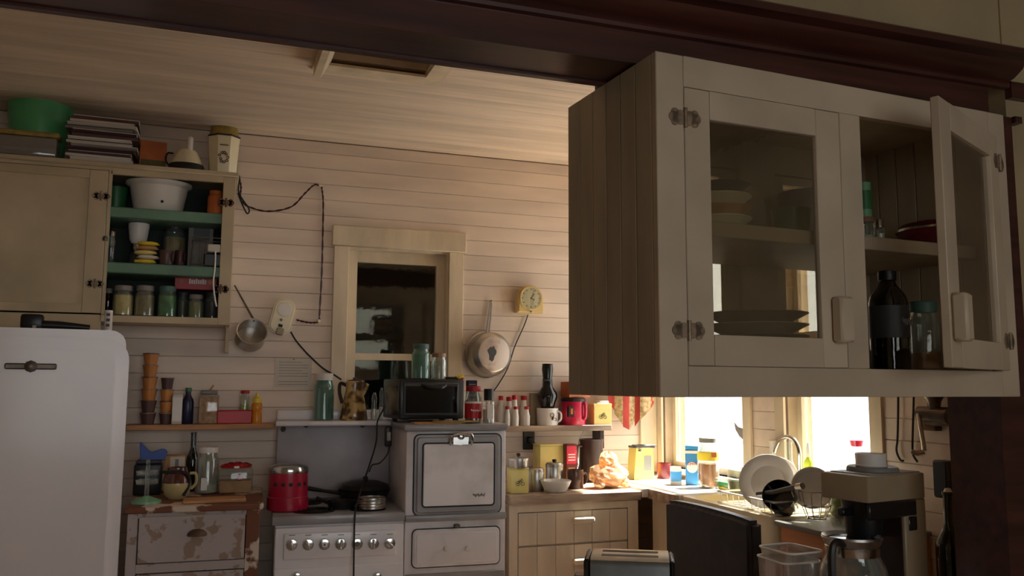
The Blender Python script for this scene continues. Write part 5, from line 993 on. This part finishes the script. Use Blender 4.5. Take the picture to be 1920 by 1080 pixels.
# dish drainer: platter, plates, pot, colander, wire basket
def disc(name, label, c, ax, r, m, prof, cat='plate', rim=None):
    t = thing(name, label, cat, c); mt = Vector(ax).normalized().to_track_quat('Z', 'Y').to_matrix().to_4x4()
    part('dish', lathe(B(), [(a*r, z) for a, z in prof], 36, cap=False), m, t, mt)
    if rim: part('rim_pattern', lathe(B(), [(a*r, z) for a, z in rim], 36, cap=False), 'print_brown', t, mt)
    return t
PL = [(0, .0), (.62, 0), (.66, .006), (.98, .016), (1, .019), (.97, .020), (.66, .011), (.60, .005), (0, .005)]
XD = 2.06; tz_ = ZS+.012
dk = thing('dish_rack', 'white wire dish rack standing across the sink', 'rack', (XD, 2.83, ZS))
b = B(); ry0, ry1 = 2.66-2.83, 3.02-2.83
for z_ in (.006, .05):
    tube(b, [(-.115, ry0, z_), (.145, ry0, z_), (.145, ry1, z_), (-.115, ry1, z_), (-.115, ry0, z_)], .004, 6)
obj('frame', b, 'white', dk)
for k in range(9): y_ = ry0+(ry1-ry0)*(k+.5)/9; obj('wire', tube(B(), [(-.115, y_, .05), (-.11, y_, .006), (.14, y_, .006), (.145, y_, .05)], .002, 5), 'white', dk)
pc = PX(1440, 915, 2.02); rr = 52/F*dep(pc); disc('oval_platter', 'large white platter leaning upright in the dish rack', (pc.x, pc.y, ZS+.010+rr*.90), (-.75, -.62, .38), rr, 'white', PL)
pc = PX(1452, 905, 2.12); disc('flowered_plate', 'white plate with brown floral rim behind the white platter', (pc.x+.02, pc.y+.015, ZS+.012+.085), (-.75, -.62, .38), .092, 'white', PL, rim=[(.80, .0125), (.93, .0168), (.93, .0172), (.80, .0129)])
q = Vector((1.985, colY(1465, 1.985, ZS), ZS+.062)); t = thing('black_saucepan', 'black saucepan with grip handle drying upside on the rack', 'saucepan', q); mt = Vector((-.70, -.55, .45)).normalized().to_track_quat('Z', 'Y').to_matrix().to_4x4(); r = .058
part('pot', lathe(B(), [(0, -.045), (r*.9, -.045), (r, -.038), (r*1.02, .035), (r*.97, .035), (r*.94, -.036), (0, -.04)], 26, cap=False), 'black_gloss', t, mt)
obj('handle', tube(B(), [PX(1420, 926, 1.94)-q, PX(1450, 923, 1.935)-q, PX(1500, 912, 1.93)-q], [.007, .008, .010], 8), 'black_plastic', t)
obj('ferrule', tube(B(), [PX(1494, 913, 1.93)-q, PX(1505, 911, 1.93)-q], .0115, 8), 'chrome', t)
DT = .9345
f = fitX(1500, 1562, 893, 2.08, DT); q = f[0]; t = thing('wire_basket', 'round chrome wire basket of dishes on the drain table', 'basket', q); r = min(f[1]/2, .09); b = B(); hh = .10
for z_, rr in ((.004, r*.55), (.05, r*.85), (hh, r)): tube(b, [(rr*math.cos(a*PI/10), rr*math.sin(a*PI/10), z_) for a in range(21)], .0025, 5)
obj('hoops', b, 'chrome', t)
for k in range(10): a = k*PI/5; obj('wire', tube(B(), [(r*.55*math.cos(a), r*.55*math.sin(a), .004), (r*.85*math.cos(a), r*.85*math.sin(a), .05), (r*math.cos(a), r*math.sin(a), hh)], .0018, 5), 'chrome', t)
disc('salad_bowl', 'white bowl turned on its side in the wire basket', q+Vector((.0, .01, .105)), (-.7, -.6, .25), .075, 'white', [(0, -.03), (.5, -.03), (.9, .0), (1, .03), (.95, .03), (.85, .002), (0, -.024)], 'bowl')
bowl('green_dish', 'olive green bowl behind the coffee maker head', (Vector((2.20, colY(1585, 2.20, DT), DT)), .13, .10), 'olive', .5)
f = fitX(1560, 1640, 960, 1.99, DT)
bowl('glass_bowl', 'clear glass bowl on the drain table edge', (Vector((2.0, 2.34, DT)), .12, .05), 'glass', .5)
# red dish outside on the second window sill
t = thing('red_dish', 'pink-red shallow dish on the second window sill', 'dish', (2.33, colY(1608, 2.33, 1.1), WS+.0005)); h = rowZ(826, 2.33, colY(1608, 2.33, 1.1))-WS; obj('stand', lathe(B(), [(0, 0), (.026, 0), (.01, .012), (.008, h*.9), (0, h*.9)], 16), 'glass', t); obj('dish', lathe(B(), [(0, h*.9), (.02, h*.9), (.026, h), (.024, h), (0, h*.93)], 20), 'pink_red', t)

# ------------------------------------------------------------------ things on the table in front
q = Vector((colX(1605, 2.06, TZ), 2.06, TZ))
f = (KF.w(.085, KWd/2), 0, 0)
cc = PZ(1603, 1006, .965); cr = .058; ccx = PZ(1603, 1040, .93)
P0 = Vector((colX(1603, ccx.y, TZ), ccx.y, TZ)); ch_ = rowZ(1003, P0.x, P0.y)-TZ; cr = 56/F*dep((P0.x, P0.y, .93))
t = thing('glass_carafe', 'round glass coffee carafe with chrome band and dark handle', 'carafe', P0)
obj('body', lathe(B(), [(0, 0), (cr*.9, 0), (cr, ch_*.06), (cr*1.18, ch_*.35), (cr*1.05, ch_*.62), (cr*.84, ch_*.78), (cr*.84, ch_*.9), (cr*.8, ch_*.9), (cr*.8, ch_*.78), (cr*1.0, ch_*.62), (cr*1.13, ch_*.35), (0, ch_*.03)], 32, cap=False), 'glass', t)
obj('band', lathe(B(), [(cr*.86, ch_*.76), (cr*.88, ch_*.80), (cr*.88, ch_*.87), (cr*.85, ch_*.88)], 32, cap=False), 'chrome', t); obj('rim', lathe(B(), [(cr*.86, ch_*.88), (cr*.98, ch_*.97), (cr*.96, ch_), (cr*.80, ch_*.96), (cr*.80, ch_*.88)], 32, cap=False), 'aluminium', t); obj('lid', lathe(B(), [(cr*.78, ch_*.9), (cr*.78, ch_*.95), (cr*.2, ch_*.96), (0, ch_*.96)], 28), 'black_gloss', t)
obj('handle', tube(B(), curve_pts([(-cr*.72, -cr*.45, ch_*.93), (-cr*1.1, -cr*.5, ch_*.96), (-cr*1.28, -cr*.52, ch_*.84), (-cr*1.28, -cr*.52, ch_*.4), (-cr*1.1, -cr*.45, ch_*.25)]), .011, 8), 'bakelite', t)
zt_ = cz+.0035; q = PZ(1636, 882, zt_); l = Vector((q.x, q.y, zt_)); r = 46/F*dep(l)
tag(obj('jar_lid', lathe(B(), [(0, 0), (r, 0), (r, .008), (r*.95, .013), (r*.85, .010), (0, .010)], 28), 'grey', None, l), 'round grey lid lying on the coffee maker', 'lid')
l2 = l+Vector((.006, .012, .0105)); hh = rowZ(850, l2.x, l2.y)-l2.z; r = 28/F*dep(l2)
t = thing('measuring_cup', 'small white cup standing on the grey lid', 'cup', l2); obj('body', lathe(B(), [(0, 0), (r*.95, 0), (r, hh), (r*.93, hh), (r*.9, .006), (0, .006)], 28, cap=False), 'white', t); obj('base_ring', lathe(B(), [(r*.97, .001), (r*1.0, .004), (r*.97, .008)], 28, cap=False), 'white', t)
# clear plastic trays left of the carafe
for k, (pa, pb, py, z_, lb) in enumerate(((1458, 1514, 1052, .915, 'clear plastic tray at the bottom of the tray pile'), (1464, 1516, 1034, .945, 'clear plastic tray on top of the tray pile'))):
    c0, c1 = PZ(pa, py, z_), PZ(pb, py-6, z_); w = (c1-c0).length; zb_ = TZ if k == 0 else .9155; t = thing('plastic_tray', lb, 'tray', ((c0.x+c1.x)/2, (c0.y+c1.y)/2+.02, zb_), .1*k); h = z_-zb_
    w *= 1.15; d = .07
    b = B(); o_ = rrect(-w/2, w/2, -d, d, .02); i_ = rrect(-w/2+.004, w/2-.004, -d+.004, d-.004, .018)
    R_ = [[b.verts.new((p[0]*s, p[1]*s, z)) for p in pl] for pl, s, z in ((o_, .9, 0), (o_, 1, h), (i_, 1, h), (i_, .9, .003))]
    for A, C_ in zip(R_, R_[1:]):
        for i in range(len(A)): b.faces.new((A[i], A[(i+1) % len(A)], C_[(i+1) % len(A)], C_[i]))
    b.faces.new(R_[0][::-1]); b.faces.new(R_[3]); obj('shell', b, 'clear_plastic', t); bb = B(); tube(bb, [(p[0], p[1], h) for p in o_]+[(o_[0][0], o_[0][1], h)], .003, 5); obj('rim', bb, 'white', t)
# amber bottle with wire bail beside the post
Yb = 2.06; l = Vector((colX(1788, Yb, TZ), Yb, TZ)); h = rowZ(922, l.x, Yb)-TZ
t = bottle('swing_top_bottle', 'dark amber swing-top bottle beside the dark post', (l, .085, h), 'olive_glass', None, 'dark_brown', .5, .36, .5); obj('bail', tube(B(), curve_pts([(-.014, -.012, h*.97), (-.024, -.016, h*.85), (-.022, -.016, h*.70), (-.016, -.014, h*.66)]), .002, 5), 'dull_metal', t); obj('stopper', lathe(B(), [(.011, h*.97), (.013, h), (.008, h*1.03), (0, h*1.035)], 12), 'white', t)
# ------------------------------------------------------------------ meat grinder and cords on the window wall
XG = XW-.0125; q = PX(1752, 790, XG); t = thing('meat_grinder', 'grey metal meat grinder with crank mounted on the wall by the post', 'grinder', q)
def gx(px, py, X): return PX(px, py, X)-q
obj('bracket', tube(B(), [gx(1738, 792, XG-.03), gx(1782, 792, XG-.03)], .012, 8), 'rusty', t); bobj('mount', 'rusty', t, -.03, 0, -.03, .03, -.03, .03)
obj('barrel', tube(B(), [gx(1722, 774, XG-.06), gx(1780, 780, XG-.04)], [.022, .028], 14), 'dull_metal', t)
c_ = gx(1752, 770, XG-.05); obj('hopper', lathe(B(), [(.018, 0), (.022, .03), (.045, .07), (.04, .07), (0, .03)], 18, tuple(c_)), 'dull_metal', t)
k_ = obj('crank', tube(B(), curve_pts([gx(1722, 776, XG-.075), gx(1726, 800, XG-.085), gx(1731, 830, XG-.085), gx(1733, 845, XG-.085)]), .007, 8), 'aluminium', t); obj('crank_grip', tube(B(), [gx(1733, 847, XG-.085), gx(1720, 850, XG-.10), gx(1708, 846, XG-.115)], [.008, .009, .007], 8), 'aluminium', t)
cord('pull_chain', 'dark beaded cord hanging on the wall beside the second window', [PX(1684, 700, XG-.012), PX(1684, 760, XG-.012), PX(1683, 820, XG-.012), PX(1681, 845, XG-.012), PX(1688, 862, XG-.012), PX(1694, 864, XG-.012)], .004, 'dark_brown')
cord('pull_chain', 'dark beaded cord hanging behind the meat grinder crank', [PX(1714, 700, XG-.012), PX(1713, 760, XG-.012), PX(1711, 830, XG-.012), PX(1712, 852, XG-.012), PX(1720, 866, XG-.012)], .004, 'dark_brown')
q = PX(1781, 898, XG); t = thing('metal_box', 'small dark metal box mounted on the wall beside the post', 'box', q); bobj('body', 'dark_grey', t, -.04, 0, -.03, .03, -.06, .06, .004); bobj('cover', 'black_plastic', t, -.044, -.04, -.026, .026, -.055, .055, .002)
# ------------------------------------------------------------------ inside the hanging cabinet
CB, CS = 1.385+.0645, 1.385+.3945
def cabfit(pl, pr, pt, v, z0):               # v: depth behind the cabinet front
    u, _ = CF.at((pl+pr)/2, 560, v); p = CF.w(u, v); p.z = z0; return p, (pr-pl)/F*dep(p), rowZ(pt, p.x, p.y)-z0
def plates(px0, px1, top, v, z0, n, mats, lb, grp, extra):
    l, w, h = cabfit(px0, px1, top, v, z0); r = w/2; th = h/n; order = ('bottom', 'second', 'third', 'fourth', 'fifth', 'sixth', 'top')
    for k in range(n):
        o = tag(obj('plate', lathe(B(), [(0, 0), (r*.6, 0), (r*.64, .003), (r, th-.002), (r, th-.0004), (r*.62, .006), (0, .006)] if th > .008 else [(0, 0), (r*.6, 0), (r, th*.7), (r, th-.0004), (0, th-.0004)], 34), mats[k % len(mats)], None, l+Vector((0, 0, k*th))), '%s %s' % (order[k] if k < n-1 else 'top', lb), 'plate', grp)
plates(1288, 1412, 350, .26, CS, 5, ('navy', 'cream', 'tan', 'cream', 'dark_grey'), 'plate in the upper stack behind the left glass door', 'plates on the cabinet shelf', 0)
plates(1318, 1512, 588, .215, CB, 5, ('dark_grey', 'grey', 'dark_grey', 'grey', 'dark_grey'), 'plate in the lower stack behind the left glass door', 'plates on the cabinet floor', 0)
bowl('green_glass_bowl', 'small green glass bowl on the cabinet shelf', cabfit(1452, 1524, 397, .16, CS), 'green', .6, .003)
bowl('grey_mixing_bowl', 'grey mixing bowl behind the green bowl on the cabinet shelf', cabfit(1466, 1572, 366, .315, CS), 'grey', .5, .003)
l, w, h = cabfit(1613, 1644, 340, .13, CS); r = w/2; t = thing('spice_tin', 'green labelled tin standing on a glass tumbler on the cabinet shelf', 'tin', l+Vector((0, 0, h*.42))); obj('body', lathe(B(), [(0, 0), (r*.8, 0), (r*.8, h*.55), (0, h*.58)], 18), 'jade', t); obj('label_print', lathe(B(), [(r*.81, h*.12), (r*.81, h*.42)], 18, cap=False), 'green', t)
jar('tumbler', 'upturned glass tumbler under the green tin', (l, w, h*.418), 'glass', 'clear_lid', 'white', .35, .9, cat='glass')
f = cabfit(1645, 1664, 412, .13, CS); jar('glass_shaker', 'small glass salt shaker with metal top on the cabinet shelf', f, 'glass', 'chrome', 'white', .6, .75, .25, cat='shaker')
l, w, h = cabfit(1690, 1826, 408, .20, CS); t = thing('red_casserole', 'dark red lidded casserole on the right of the cabinet shelf', 'casserole', l); r = w/2*.95
obj('dish', lathe(B(), [(0, 0), (r*.85, 0), (r, h*.62), (r*1.03, h*.66), (0, h*.66)], 34), 'dark_red', t); obj('lid', lathe(B(), [(r*1.02, h*.66), (r*.9, h*.8), (r*.3, h*.92), (0, h*.93)], 34), 'dark_red', t); obj('rim', lathe(B(), [(r*1.035, h*.62), (r*1.045, h*.66), (r*1.035, h*.68)], 34, cap=False), 'chrome', t)
l, w, h = cabfit(1628, 1702, 508, .095, CB); t = bottle('oil_bottle', 'olive green glass bottle with dark cap and white label in the cabinet', (l, w*.96, h), 'olive_glass', 'black_plastic', 'dark_grey', .32, .36, .68, .10, lab=None); r = w*.48
b = B()
for s in range(9): pass
o = obj('label', lathe(B(), [(r*1.012, h*.32), (r*1.012, h*.64)], 24, cap=False), 'dark_grey', t); scribble(t, -.004, .03, h*.48, -r*1.0, .012, 'grey', .002)
jar('honey_jar', 'glass jar with green lid and honey at the bottom in the cabinet', cabfit(1703, 1756, 566, .10, CB), 'glass', 'teal_lid', 'honey', .3, .85, .13)
can('red_canister', 'bright red lidded canister behind the honey jar', cabfit(1700, 1764, 533, .27, CB), 'red', lid='red', cat='canister')

# put the origin of the larger pieces at their base
def rebase(o, loc):
    d = Vector(loc)-o.location; o.location = loc
    for c in o.children: c.location = c.location-d
rebase(sk, (2.1, 3.3, 0)); rebase(dt, (2.1, 2.45, 0)); rebase(tb, (1.5, 2.08, 0)); rebase(sr, ((x0_+x1_)/2, 4.06, ZR)); rebase(kb, ((KX0+KX1)/2, KY, 0)); rebase(cup, (-.49, CY, 1.66))
